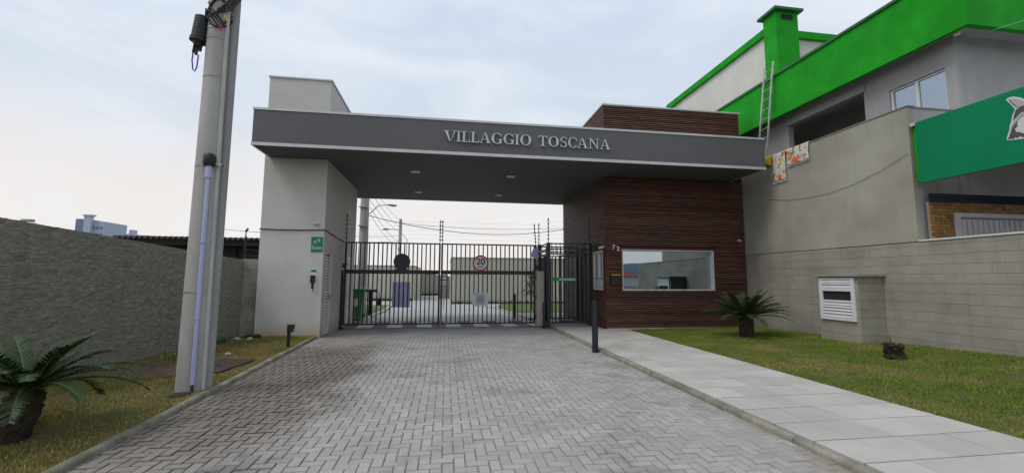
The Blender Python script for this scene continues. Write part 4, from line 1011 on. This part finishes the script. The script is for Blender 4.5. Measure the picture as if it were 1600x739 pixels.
f.box(xf, MX0-.002, dY0, dY0+.085, dZ0, dZ1); f.box(xf, MX0-.002, dY1-.085, dY1, dZ0, dZ1); f.box(xf, MX0-.002, dY0+.085, dY1-.085, dZ0, dZ0+.07); f.box(xf, MX0-.002, dY0+.085, dY1-.085, dZ1-.05, dZ1)
f.box(xf, MX0-.002, dY0+.085, dY1-.085, 1.10, 1.15); f.box(xf, MX0-.002, dY0+.085, dY1-.085, 1.36, 1.44)
ldo = f.build('louvred_door', 'alu_white', mt, bevel=.003)
MB().box(MX0-.012, MX0-.004, dY0+.08, dY1-.08, 1.13, 1.38).build('dark_opening', 'dark_in', ldo)
MB().box(MX0-.010, MX0-.003, dY0+.08, dY1-.08, dZ0+.06, 1.12).build('shade_backing', 'greyink', ldo); MB().box(MX0-.010, MX0-.003, dY0+.08, dY1-.08, 1.42, dZ1-.04).build('shade_backing', 'greyink', ldo)  # grey sheets paint the shade seen between the louvres
lm = MB(); L = dY1-dY0-.175
lm.add([(.030, -L/2, -.016), (-.010, -L/2, -.032), (-.010, L/2, -.032), (.030, L/2, -.016), (.034, -L/2, .029), (.022, -L/2, .029), (.022, L/2, .029), (.034, L/2, .029)],
       [(0, 1, 2, 3), (7, 6, 5, 4), (4, 5, 1, 0), (5, 6, 2, 1), (6, 7, 3, 2), (7, 4, 0, 3)])
lmm = lm.mesh('louvre', m=M['alu_white'])
for z in (.790, .864, .938, 1.012, 1.070, 1.480, 1.552, 1.600): piece('louvre', lmm, ldo, (xf+.006, (dY0+dY1)/2, z))

# ---- towels on the wall
def cloth(name, y0, y1, ztop, drop, mname, label, fringe=True, skew=0):
    t = thing(name, (BX, (y0+y1)/2, ztop), label, name.split('_')[-1])
    s = MB(); nu, nv = 16, 18
    for j in range(nv+1):
        for i in range(nu+1):
            a, v = i/nu, j/nv
            y = y0+(y1-y0)*a
            w = .016*math.sin(a*9+y0)*v+.010*mnoise.noise(Vector((a*5, v*4, y0)))
            if v < .18: p = (BX+.15-.205*(v/.18), y, ztop+.010)
            else:
                q = (v-.18)/.82; dz = drop*(1-(skew*a)) if skew >= 0 else drop*(1+skew*(1-a)); p = (BX-.05-abs(w)*.9, y+.02*math.sin(q*3+a*3), ztop+.008-q*dz+.008*math.sin(a*14)*q)
            s.v.append(p)
    for j in range(nv):
        for i in range(nu): k = j*(nu+1)+i; s.f.append((k, k+nu+1, k+nu+2, k+1))
    o = s.build('fabric', mname, t, smooth=True); md = o.modifiers.new('s', 'SOLIDIFY'); md.thickness = .006
    if fringe:
        fb = MB()
        for i in range(22):
            k = nv*(nu+1)+min(int(i/21*nu), nu); p = Vector(s.v[k]); p.y = y0+(y1-y0)*i/21
            fb.tube([p, p+Vector((-.004, random.uniform(-.01, .01), -.05))], .006, 4)
        tag(fb.build('fringe', 'white', t), kind='stuff')
    return t
cloth('printed_towel', 10.92, 11.44, 5.43, .86, 'towel', 'long white towel with orange flower print hanging nearest the beam')
cloth('printed_towel', 10.10, 10.90, 5.43, .48, 'towel', 'short white flowered towel hanging right of the longer one')
cloth('yellow_cloth', 11.46, 11.85, 5.43, .34, 'yellowcloth', 'small yellow cloth hanging between the beam end and the towels', False, .5)

# ================================================================== GREEN HOUSE
HX, FX, FZ0, FZ1, FY0 = 11.12, 10.68, 6.96, 8.34, 6.88
hs = thing('green_house', (13, 12, 0), 'grey house with bright green roof fascia and chimney on the right', 'house')
s = MB()   # west facade with balcony opening and window opening
OY0, OY1, OZ = 9.55, 12.15, 6.70
NY0, NY1, NZ0, NZ1 = 7.66, 8.90, 5.40, 6.44
s.box(HX, HX+.2, OY1, 20, 2.4, 7.1); s.box(HX, HX+.2, OY0, OY1, OZ, 7.1); s.box(HX, HX+.2, NY1, OY0, 2.4, 7.1)
s.box(HX, HX+.2, NY0, NY1, NZ1, 7.1); s.box(HX, HX+.2, NY0, NY1, 2.4, NZ0); s.box(HX, HX+.2, 7.45, NY0, 2.4, 7.1); s.box(HX, HX+.2, OY0, OY1, 2.4, 4.4)
s.box(HX+.2, 17, 7.45, 7.65, 2.4, 7.1)
hwall = s.build('wall', 'greyhouse', hs)
MB().box(HX-.03, HX-.002, OY0-.05, OY1+.05, OZ, OZ+.22).build('lintel', 'greyhouse', hs)
MB().box(HX+1.6, HX+1.7, 7.7, 14, 2.4, 7.1).build('inner_wall', 'greyhouse', hs)
MB().box(BX+.16, HX+1.6, 7.72, 16, 4.30, 4.40).build('terrace_floor', 'mortar', hs)
MB().box(FX+.12, 17, FY0+.12, 22, 7.1, 7.25).build('roof_slab', 'greyhouse', hs)
f = MB(); f.box(FX, FX+.12, FY0, 22, FZ0, FZ1); f.box(FX+.12, 17, FY0, FY0+.12, FZ0, FZ1)
fas = f.build('fascia', 'green', hs)
MB().box(FX-.05, FX+.16, FY0-.05, 22, FZ1, FZ1+.07).build('fascia_cap', 'greendark', fas); MB().box(FX+.16, 17, FY0-.05, FY0+.16, FZ1, FZ1+.07).build('fascia_cap', 'greendark', fas)
MB().box(FX+.121, 17, FY0+.121, 22, FZ0+.06, 7.098).build('soffit', 'greyhouse', hs) if False else None
MB().tube([(10.95, 7.25, 6.97), (10.95, 7.25, 7.1)], .06, 12).build('soffit_lamp', 'lampglass', hs, smooth=True)
w = MB(); x = HX+.05
for b_ in ((NY0, NY0+.05, NZ0, NZ1), (NY1-.05, NY1, NZ0, NZ1), (NY0+.05, NY1-.05, NZ1-.05, NZ1), (NY0+.05, NY1-.05, NZ0, NZ0+.05), (8.26, 8.33, NZ0+.05, NZ1-.05)): w.box(x, x+.07, b_[0]+.001, b_[1]-.001, b_[2]+.001, b_[3]-.001)
hwin = w.build('window', 'alu_white', hs)
MB().box(x+.03, x+.04, NY0+.04, 8.27, NZ0+.04, NZ1-.04).build('pane', 'glass', hwin); MB().box(x+.04, x+.05, 8.32, NY1-.04, NZ0+.04, NZ1-.04).build('pane', 'glass', hwin)
MB().box(HX-.06, HX+.05, NY0-.05, NY1+.05, NZ0-.05, NZ0-.001).build('sill', 'greyhouse', hwin)
# upper storey: off-white wall with green trim, chimney, grey rear wall
MB().box(11.45, 16, 13.24, 20.1, 7.25, 10.50).build('upper_wall', 'whitehouse', hs)
MB().box(11.33, 16.1, 13.12, 20.25, 10.50, 10.78).build('upper_fascia', 'green', hs, bevel=.01)
ch = MB().box(11.22, 12.08, 12.50, 13.10, 7.25, 10.98).build('chimney', 'green', hs)
MB().box(11.08, 12.22, 12.36, 13.24, 11.0, 11.10).build('chimney_cap', 'greendark', ch, bevel=.01)
MB().box(11.42, 11.88, 12.49, 12.499, 10.70, 10.90).build('flue_opening', 'dark_in', ch)
MB().box(12.09, 16, 14.0, 14.3, 7.25, 10.30).build('rear_wall', 'greyhouse', hs)
MB().box(12.09, 16, 13.95, 14.0, 10.05, 10.30).build('rear_trim', 'green', hs)
MB().prism(circle(.06, 12, 12.95, 9.6), (0, 13.999, 0), (1, 0, 0), (0, 0, 1), 0, .02).build('vent_hole', 'dark_in', hs)
# garage bay under the canopy: brick wall, navy band, slatted gate
gb = MB().box(BX+.16, 17, 7.60 if False else 7.712, 7.80, 0, 2.44).build('garage_base', 'greyhouse', hs)
MB().box(11.15, 17, 7.42, 7.449, 3.46, 5.0).build('garage_upper', 'greyhouse', hs)
MB().box(BX+.151, 17, 7.40, 7.44, 3.28, 3.45).build('tile_band', 'navy', hs)
MB().box(BX+.16, 17, 7.46, 7.50, 2.2, 3.28).build('brick_backing', 'mortar', hs)
s = MB(); random.seed(3)
for j in range(15):
    z = 2.28+j*.066; xx = BX+.155-(.1 if j % 2 else 0)
    while xx < 12.9:
        xa, xb = max(xx, BX+.155), xx+.2
        if not (xb > 10.66 and z < 3.06):
            s.box(xa+.004, xb-.004, 7.44+random.uniform(-.004, .004), 7.462, z+.004, z+.062)
        elif xa < 10.64: s.box(xa+.004, 10.64, 7.44, 7.462, z+.004, z+.062)
        xx += .2
tag(s.build('brick_facing', 'brickyellow', hs), kind='stuff')
f = MB(); f.box(10.66, 10.78, 7.40, 7.46, 1.2, 3.05); f.box(10.78, 14.5, 7.40, 7.46, 2.96, 3.05)
gg = f.build('slatted_gate', 'louvre', hs)
gm = MB().box(-.055, .055, -.02, .02, 0, 1.7).mesh('gate_slat', m=M['louvre'])
MB().box(10.78, 14.5, 7.452, 7.459, 1.2, 2.95).build('gate_sheet', 'galv', gg)
for k in range(24): piece('gate_slat', gm, gg, (10.86+k*.14, 7.43, 1.22))
MB().box(BX+.3, 17, 2.5, 7.40, 4.90, 5.0).build('canopy_roof', 'greyhouse', hs)
MB().box(BX+.06, BX+.14, 2.0, 7.555, 3.74, 4.92).build('canopy_fascia', 'green', hs)
MB().box(BX-.01, BX+.16, 7.46, 7.555, 4.93, 5.0).build('canopy_drip', 'flashing', hs)
MB().box(16.8, 17, -2, 7.4, 0, 4.9).build('garage_side_wall', 'greyhouse', hs)
# emerald sign panel with emblem
gs = thing('emerald_sign', (BX-.1, 5, 3.65), 'large emerald green sign panel with a winged helmet emblem', 'sign')
MB().box(BX-.075, BX-.03, 1.5, 7.40, 3.655, 4.965).build('panel', 'signgreen', gs, bevel=.004)
for y in (7.0, 5.0, 3.0): MB().box(BX-.03, BX+.06, y-.03, y+.03, 4.2, 4.3).build('bracket', 'galv', gs)
def emb(name, pts, m, d):                              # pts in (-Y, Z) metres on the panel's street face
    s = MB(); s.prism(pts, (BX-.075, 5.95, 4.08), (0, -1, 0), (0, 0, 1), d, d+.004); return s.build(name, m, gs)
def mir(p): return [(.80-x, z) for x, z in p]
half = [(.22, -.02), (.04, .01), (0, .03), (.005, .074), (.049, .19), (.06, .27), (.086, .33), (.105, .42), (.154, .53), (.0985, .655), (.05, .744), (.08, .774), (.15, .765), (.24, .71), (.31, .63)]
emb('emblem_outline', (half+mir(half)[::-1])[::-1], 'emb_light', .001)
wing = [(.085, .74), (.15, .735), (.23, .68), (.31, .59), (.30, .545), (.19, .555), (.165, .58), (.12, .665)]
edge_ = [(.085, .74), (.10, .725), (.135, .66), (.178, .585), (.19, .555), (.165, .58), (.12, .665)]
hair = [(.018, .037), (.043, .09), (.08, .19), (.123, .25), (.166, .30), (.16, .22), (.123, .19), (.135, .13), (.18, .11), (.223, .075), (.30, .03), (.223, .005), (.166, .045), (.154, .015), (.11, .045), (.105, .02), (.055, .03)]
for k, f_ in enumerate((lambda p: p[::-1], lambda p: mir(p))):
    emb('wing', f_(wing), 'emb_mid', .006); emb('wing_edge', f_(edge_), 'emb_dark', .0105); emb('hair', f_(hair), 'emb_dark', .006)
hl = [(.115, .335), (.135, .43), (.165, .515), (.23, .55)]; hu = [(.223, .445), (.16, .385)]
emb('helmet', (hl+mir(hl)[::-1]+mir(hu[::-1])+hu)[::-1], 'emb_dark', .006)
bl = [(.086, .21), (.074, .22), (.092, .28), (.223, .43)]; bu = [(.223, .38), (.123, .265)]
emb('helmet_band', (bl+mir(bl)[::-1]+mir(bu[::-1])+bu)[::-1], 'emb_mid', .0105)
sc_ = MB().tube([(11.13, 7.44, 6.92), (11.6, 6.6, 6.93), (12.6, 4.8, 7.1), (14.5, 1.5, 7.5)], .008, 5).build('service_cable', 'galv')
tag(sc_, 'thin pale cable leaving the house corner under the green eaves', 'cable')
# ---- ladder leaning on the fascia
ld = thing('ladder', (10.3, 12.3, 4.4), 'aluminium ladder leaning against the green fascia behind the beam', 'ladder')
bA, tA = Vector((10.14, 12.20, 4.41)), Vector((10.62, 12.06, 8.85)); bB, tB = Vector((10.14, 12.60, 4.41)), Vector((10.62, 12.44, 8.80))
for a, b_ in ((bA, tA), (bB, tB)): MB().bar(a, b_, .03, .065).build('rail', 'alu', ld)
for k in range(13):
    t = (k+.6)/13.2; MB().tube([bA.lerp(tA, t), bB.lerp(tB, t)], .017, 8).build('rung', 'alu', ld, smooth=True)

# ================================================================== CYCADS AND STUMP
def cycad(base, top, r0, r1, nf, flen, label, seed, droop=1.0):
    rnd = random.Random(seed)
    base = Vector(base); top = Vector(top); t = thing('cycad', base, label, 'cycad')
    s = MB(); n = 20; m_ = 14
    for i in range(m_+1):
        f = i/m_; c = base.lerp(top, f); r_ = (r0+(r1-r0)*f)*(1 if i < m_ else .6)*(1+.10*math.sin(f*3.1))
        for k in range(n):
            a = 2*math.pi*k/n; rr = r_*(1+.16*mnoise.noise(Vector((math.cos(a)*4, math.sin(a)*4, f*9+seed)))+.06*((k+i) % 2))
            s.v.append((c.x+rr*math.cos(a), c.y+rr*math.sin(a), c.z))
    for i in range(m_):
        for k in range(n): s.f.append((i*n+k, i*n+(k+1) % n, (i+1)*n+(k+1) % n, (i+1)*n+k))
    s.f.append(tuple(m_*n+k for k in range(n)))
    # old leaf bases studding the trunk
    for q in range(90):
        f = rnd.uniform(.02, .98); a = rnd.uniform(0, 6.283); c = base.lerp(top, f); rr = (r0+(r1-r0)*f)
        d = Vector((math.cos(a), math.sin(a), .55)); p = c+Vector((math.cos(a), math.sin(a), 0))*rr*.95
        s.tube([p, p+d*rnd.uniform(.02, .045)], [.026, .010], 5)
    s.build('trunk', 'trunk', t, smooth=False)
    for k in range(nf):
        a = k*2.39996+rnd.uniform(-.15, .15); f = k/nf                      # golden angle: inner fronds upright, outer spread
        el0 = R(74-54*f**.75+rnd.uniform(-6, 6)); L = flen*(.78+.25*f)*rnd.uniform(.9, 1.08)
        d2 = Vector((math.cos(a), math.sin(a), 0)); side = Vector((-math.sin(a), math.cos(a), 0))
        pts = []; p = top+d2*r1*.35; el = el0; n = 12
        for i in range(n+1):
            pts.append(p.copy()); el -= droop*R(4.6+3.2*f)*(1+.5*i/n)*.62; p = p+(d2*math.cos(el)+Vector((0, 0, 1))*math.sin(el))*(L/n)
        m = MB(); rach = MB(); rach.tube(pts, [.011-.0007*i for i in range(n+1)], 5, False)
        nl = 60
        for i in range(3, nl):
            u_ = i/nl; x = u_*n; i0 = min(int(x), n-1); c = pts[i0].lerp(pts[i0+1], x-i0); tg = (pts[i0+1]-pts[i0]).normalized(); nrm = side.cross(tg).normalized()
            if nrm.z < 0: nrm = -nrm
            ll = .150*flen/1.0*(math.sin(min(1, u_*1.5+.22)*math.pi/2))*(1 if u_ < .75 else 1-(u_-.75)*2.1)
            for sg in (-1, 1):
                if rnd.random() < .04: continue
                ll_ = ll; ll = ll*rnd.uniform(.86, 1.08)
                dirn = (side*sg*.80+tg*(.55+.35*u_+rnd.uniform(-.1, .1))+nrm*rnd.uniform(.12, .36)).normalized(); w_ = tg*.0072
                e1 = c+dirn*ll*.6; e2 = c+dirn*ll-nrm*ll*.10
                m.add([c-w_, c+w_, e1+w_*.95, e1-w_*.95, e2], [(0, 1, 2, 3), (3, 2, 4)]); ll = ll_
        fr = m.build('frond', 'frond', t); rach.build('rachis', 'rachis', fr)
    return t
zc = float(lawn_z(7.9, 10.4))
cycad((7.9, 10.4, zc-.04), (7.9, 10.4, zc+.50), .155, .15, 50, 1.06, 'cycad on the right lawn in front of the slatted guardhouse wall', 4, .62)
cycad((-4.12, 4.88, .02), (-4.00, 4.95, .50), .165, .12, 34, .92, 'cycad with leaning trunk at the left edge before the rough wall', 11, 1.0)
zs = float(lawn_z(8.2, 6.85))
st = thing('cycad_stump', (8.2, 6.85, zs), 'cut dark cycad stump with dry orange tuft on the right lawn', 'stump')
s = MB(); n = 18; m_ = 9
for i in range(m_+1):
    f = i/m_
    for k in range(n):
        a = 2*math.pi*k/n; rr = (.135-.02*f+.018*math.sin(f*9))*(1+.28*mnoise.noise(Vector((math.cos(a)*3, math.sin(a)*3, f*5))))*(.55 if i == m_ else 1)
        s.v.append((8.2-.04*f+rr*math.cos(a), 6.85+rr*math.sin(a), zs-.03+.30*f+(.03*mnoise.noise(Vector((a*2, 0, 1))) if i > m_-2 else 0)))
for i in range(m_):
    for k in range(n): s.f.append((i*n+k, i*n+(k+1) % n, (i+1)*n+(k+1) % n, (i+1)*n+k))
s.f.append(tuple(m_*n+k for k in range(n)))
for q in range(60):
    f = random.uniform(.05, .95); a = random.uniform(0, 6.283); p = Vector((8.2-.04*f+.122*math.cos(a), 6.85+.122*math.sin(a), zs+.28*f)); s.tube([p, p+Vector((math.cos(a), math.sin(a), .5))*random.uniform(.02, .05)], [.022, .009], 5)
s.build('trunk', 'trunk', st)
s = MB()
for q in range(30):
    a = random.uniform(0, 6.283); r_ = random.uniform(0, .07); p = Vector((8.15+r_*math.cos(a), 6.85+r_*math.sin(a), zs+.26)); s.tube([p, p+Vector((.05*math.cos(a), .05*math.sin(a), random.uniform(.02, .05)))], [.010, .003], 4)
s.tube([(8.11, 6.84, zs+.26), (8.10, 6.84, zs+.42)], [.022, .008], 6)
s.build('dry_tuft', 'dry', st)

# ================================================================== BEYOND THE GATE
def bin_(x, y, rz, label):
    b = thing('wheeled_bin', (x, y, 0), label, 'waste bin', 'green wheeled bins inside the gate')
    s = MB(); q = lambda w, d, z: [(x-w/2, y-d/2, z), (x+w/2, y-d/2, z), (x+w/2, y+d/2, z), (x-w/2, y+d/2, z)]
    s.add(q(.38, .44, .14)+q(.50, .56, 1.15), [(3, 2, 1, 0), (4, 5, 6, 7), (0, 1, 5, 4), (1, 2, 6, 5), (2, 3, 7, 6), (3, 0, 4, 7)]); s.build('body', 'binGreen', b, bevel=.02)
    MB().box(x-.28, x+.28, y-.31, y+.31, 1.155, 1.22).build('lid', 'binGreen', b, bevel=.02)
    MB().tube([(x-.22, y+.34, 1.16), (x+.22, y+.34, 1.16)], .018, 8).build('handle', 'binGreen', b)
    MB().box(x-.14, x+.10, y-.292, y-.285, .55, .85).build('sticker', 'white', b)
    for sx in (-.22, .22): MB().tube([(x+sx-.03, y+.2, .10), (x+sx+.03, y+.2, .10)], .10, 14).build('wheel', 'black_plastic', b, smooth=True)
bin_(-3.36, 17.3, 0, 'green wheeled bin nearest the gate on the left'); bin_(-3.50, 18.15, 0, 'green wheeled bin behind the first one')
bd = post_bollard(2.8, 17.5, 1.0, .07, 'black bollard inside the gate at the pavement edge')
rp_ = thing('reader_post', (-3.1, 18.6, 0), 'black card reader post with hanging padlock inside the gate', 'reader post')
MB().box(-3.15, -3.03, 18.55, 18.65, 0, 1.05).build('post', 'black_metal', rp_, bevel=.006); MB().box(-3.27, -2.80, 18.5, 18.64, 1.05, 1.16).build('arm', 'black_metal', rp_, bevel=.02)
MB().box(-2.80, -2.62, 18.5, 18.6, .50, .80).build('reader', 'black_plastic', rp_, bevel=.02); MB().tube([(-2.71, 18.55, .80), (-2.75, 18.55, 1.05)], .015, 6).build('hanger', 'wire', rp_)
def house(name, x0, x1, y0, y1, h, m, label, wins=(), cap=True):
    t = thing(name, ((x0+x1)/2, y0, 0), label, 'house' if 'house' in name else 'wall')
    MB().box(x0, x1, y0, y1, -.05, h).build('wall', m, t)
    if cap: MB().box(x0-.04, x1+.04, y0-.04, y1+.04, h, h+.05).build('coping', m, t)
    for (a, b_, z0, z1) in wins:
        w = MB(); w.box(a-.06, b_+.06, y0-.03, y0-.001, z0-.06, z1+.06); o = w.build('window', 'alu_white', t); MB().box(a, b_, y0-.036, y0-.031, z0, z1).build('pane', 'glass', o)
    return t
house('flat_house', .36, 9.2, 28.8, 38, 3.02, 'bgbeige', 'long beige flat roofed house behind the right gate leaf')
hh = house('flat_house', -7.5, -2.36, 33, 41, 2.56, 'bgbeige', 'beige flat roofed house behind the left gate leaf')
house('garden_wall', -2.9, -.62, 43, 43.3, 2.05, 'bggrey', 'grey garden wall far behind the middle of the gate', cap=False)
house('garden_wall', -.60, .34, 36.3, 36.6, 1.85, 'bggrey', 'short greenish wall beside the long beige house', cap=False)
house('side_wall', -5.6, -4.2, 18.9, 19.1, 2.95, 'beigemetal', 'beige side wall behind the bins', cap=False)
rh = thing('tiled_house', (-3.6, 80, 0), 'far house with red tiled roof above the garden wall', 'house')
MB().box(-6.0, -1.6, 80, 88, 0, 1.95).build('wall', 'bgbeige', rh)
MB().add([(-6.6, 79.2, 1.9), (-1.0, 79.2, 1.9), (-1.0, 88.5, 1.9), (-6.6, 88.5, 1.9), (-5.0, 84, 2.95), (-2.6, 84, 2.95)], [(0, 1, 5, 4), (1, 2, 5), (2, 3, 4, 5), (3, 0, 4), (3, 2, 1, 0)]).build('roof', 'tile_roof', rh)
MB().box(-4.4, -3.4, 79.96, 79.999, .8, 1.7).build('window', 'dark_in', rh)
for i, (x0, x1, y, lab) in enumerate(((-7.5, -2.4, 32.6, 'clipped green strip at the foot of the left beige house'), (.4, 9, 28.3, 'clipped green strip along the long beige house'), (-2.3, -.7, 42.6, 'green strip at the foot of the far garden wall'))):
    nb = 900; s = MB()
    for k in range(nb):
        x, yy = random.uniform(x0, x1), random.uniform(y-.22, y+.2); h = random.uniform(.12, .26); a = random.uniform(0, 3.14); w_ = .03
        s.add([(x-w_*math.cos(a), yy-w_*math.sin(a), 0), (x+w_*math.cos(a), yy+w_*math.sin(a), 0), (x+random.uniform(-.05, .05), yy+random.uniform(-.05, .05), h)], [(0, 1, 2)])
    tag(s.build('ground_cover', 'leaf'), lab, 'ground cover', kind='stuff')
sp2 = thing('road_sign', (-.1, 24.5, 0), 'small white and red sign on a post beyond the gate', 'sign')
MB().tube([(-.1, 24.5, 0), (-.1, 24.5, 1.95)], .03, 8).build('post', 'galv', sp2)
MB().box(-.3, .1, 24.44, 24.47, 1.62, 1.92).build('upper_plate', 'white', sp2); MB().box(-.3, .1, 24.44, 24.47, 1.22, 1.58).build('lower_plate', 'white', sp2)
MB().box(-.3, .1, 24.432, 24.438, 1.22, 1.27).build('red_band', 'signred', sp2); MB().box(-.3, .1, 24.432, 24.438, 1.50, 1.58).build('red_band', 'signred', sp2); MB().box(-.22, .02, 24.432, 24.438, 1.32, 1.44).build('print_mark', 'greyink', sp2); MB().box(-.24, .04, 24.432, 24.438, 1.70, 1.82).build('print_mark', 'tower_b', sp2)
def far_pole(x, y, h, r_, label, lamp=None):
    t = thing('power_pole', (x, y, 0), label, 'utility pole')
    MB().tube([(x, y, 0), (x, y, h)], [r_, r_*.7], 14).build('shaft', 'concpole', t, smooth=True)
    for z in (h*.45, h*.55, h*.62): MB().box(x-r_*.9, x+r_*.9, y-r_-.03, y-r_*.6, z, z+.05).build('clamp', 'steelpole', t)
    if lamp:
        lx, lz = lamp
        MB().tube([(x, y, lz-.7), (x+lx*.55, y, lz-.05), (x+lx, y, lz)], .022, 6).build('lamp_arm', 'steelpole', t); MB().tube([(x+lx-.1, y, lz), (x+lx+.15, y, lz-.03), (x+lx+.34, y, lz-.03)], [.035, .065, .035], 8).build('lamp_head', 'steelpole', t, smooth=True)
    return t
far_pole(-3.9, 21, 9, .24, 'thick concrete pole just behind the white pillar', (1.15, 5.15))
far_pole(-3.58, 34, 6.25, .16, 'thinner concrete pole standing farther down the inner street')
far_pole(-3.9, 46, 7.4, .15, 'farthest street pole with lamp seen between the wires', (-.9, 6.2)) if False else None
fl = thing('street_lamp', (-4.6, 40, 0), 'distant street lamp left of the thinner pole', 'street lamp')
MB().tube([(-3.6, 40, 0), (-3.6, 40, 5.2), (-4.4, 40, 6.1), (-5.3, 40, 6.1)], .035, 6).build('post', 'steelpole', fl); MB().tube([(-5.2, 40, 6.1), (-5.5, 40, 6.12), (-5.8, 40, 6.05)], [.06, .12, .05], 8).build('lamp_head', 'steelpole', fl, smooth=True)
def cable(a, b_, sag, r_, label):
    a = Vector(a); b_ = Vector(b_); o = MB().tube([a.lerp(b_, i/14)-Vector((0, 0, sag*4*(i/14)*(1-i/14))) for i in range(15)], r_, 4).build('overhead_cable', 'wire'); tag(o, label, 'cable', 'overhead cables beyond the gate')
cable((-3.9, 21, 4.65), (9.0, 25, 5.1), .85, .016, 'longest sagging cable crossing the gap under the canopy')
cable((-3.6, 34, 5.95), (14, 34, 6.3), .5, .014, 'thin cable crossing low behind the gap to the right')
for k, (za, zb) in enumerate(((6.4, 6.1), (5.9, 5.6), (5.4, 5.2), (5.0, 4.4), (4.6, 3.9))):
    cable((-3.8+.05*k, 21, za), (-3.55, 34, zb), .25, .012, ('highest', 'second highest', 'middle', 'second lowest', 'lowest')[k]+' cable running between the two concrete poles')
for k, (za, zb) in enumerate(((5.0, 4.9), (4.3, 4.5))):
    cable((-16, 32, za), (-3.6, 34, zb), .2, .014, ('upper', 'lower')[k]+' cable coming to the thinner pole from the left')
# small shrub tree inside on the right
tr_ = thing('young_tree', (4.35, 21.5, 0), 'young leafy tree seen through the right end of the gate', 'tree')
MB().tube([(4.35, 21.5, 0), (4.33, 21.5, .8), (4.38, 21.5, 1.9)], [.04, .03, .012], 7).build('trunk', 'bark', tr_, smooth=True)
s = MB()
for q in range(420):
    f = random.random(); c = Vector((4.36, 21.5, .75+1.35*f)); a = random.uniform(0, 6.283); rr = random.uniform(.1, .62)*(1-.5*f); p = c+Vector((rr*math.cos(a), rr*math.sin(a), random.uniform(-.1, .1)))
    d1 = Vector((random.uniform(-1, 1), random.uniform(-1, 1), random.uniform(-.6, .4))).normalized(); d2_ = d1.cross(Vector((random.random(), random.random(), 1))).normalized()
    s.add([p, p+d1*.06+d2_*.03, p+d1*.13, p+d1*.06-d2_*.03], [(0, 1, 2, 3)])
for q in range(9):
    f = q/9; a = q*2.4; s2 = Vector((4.36, 21.5, .75+1.0*f)); s.tube([s2, s2+Vector((.5*math.cos(a), .5*math.sin(a), .2))*(1-.4*f)], [.012, .004], 4)
s.build('crown', 'leaf', tr_)
# houses across the street behind the camera (seen only in the mirrored window)
oh = thing('street_house', (43, -78, 0), 'low house with orange tiled roof reflected in the guardhouse window', 'house')
MB().box(36, 47.5, -84, -75, 0, 2.6).build('wall', 'whitehouse', oh)
MB().add([(35.4, -84.6, 2.5), (48.1, -84.6, 2.5), (48.1, -74.4, 2.5), (35.4, -74.4, 2.5), (39, -79.5, 4.3), (44.5, -79.5, 4.3)], [(0, 1, 5, 4), (1, 2, 5), (2, 3, 4, 5), (3, 0, 4), (3, 2, 1, 0)]).build('roof', 'tile_roof', oh)
o = MB().box(40, 41.6, -74.98, -74.95, 1, 2.1).build('window', 'alu_white', oh); MB().box(40.1, 41.5, -74.95, -74.945, 1.08, 2.02).build('pane', 'glass', o)
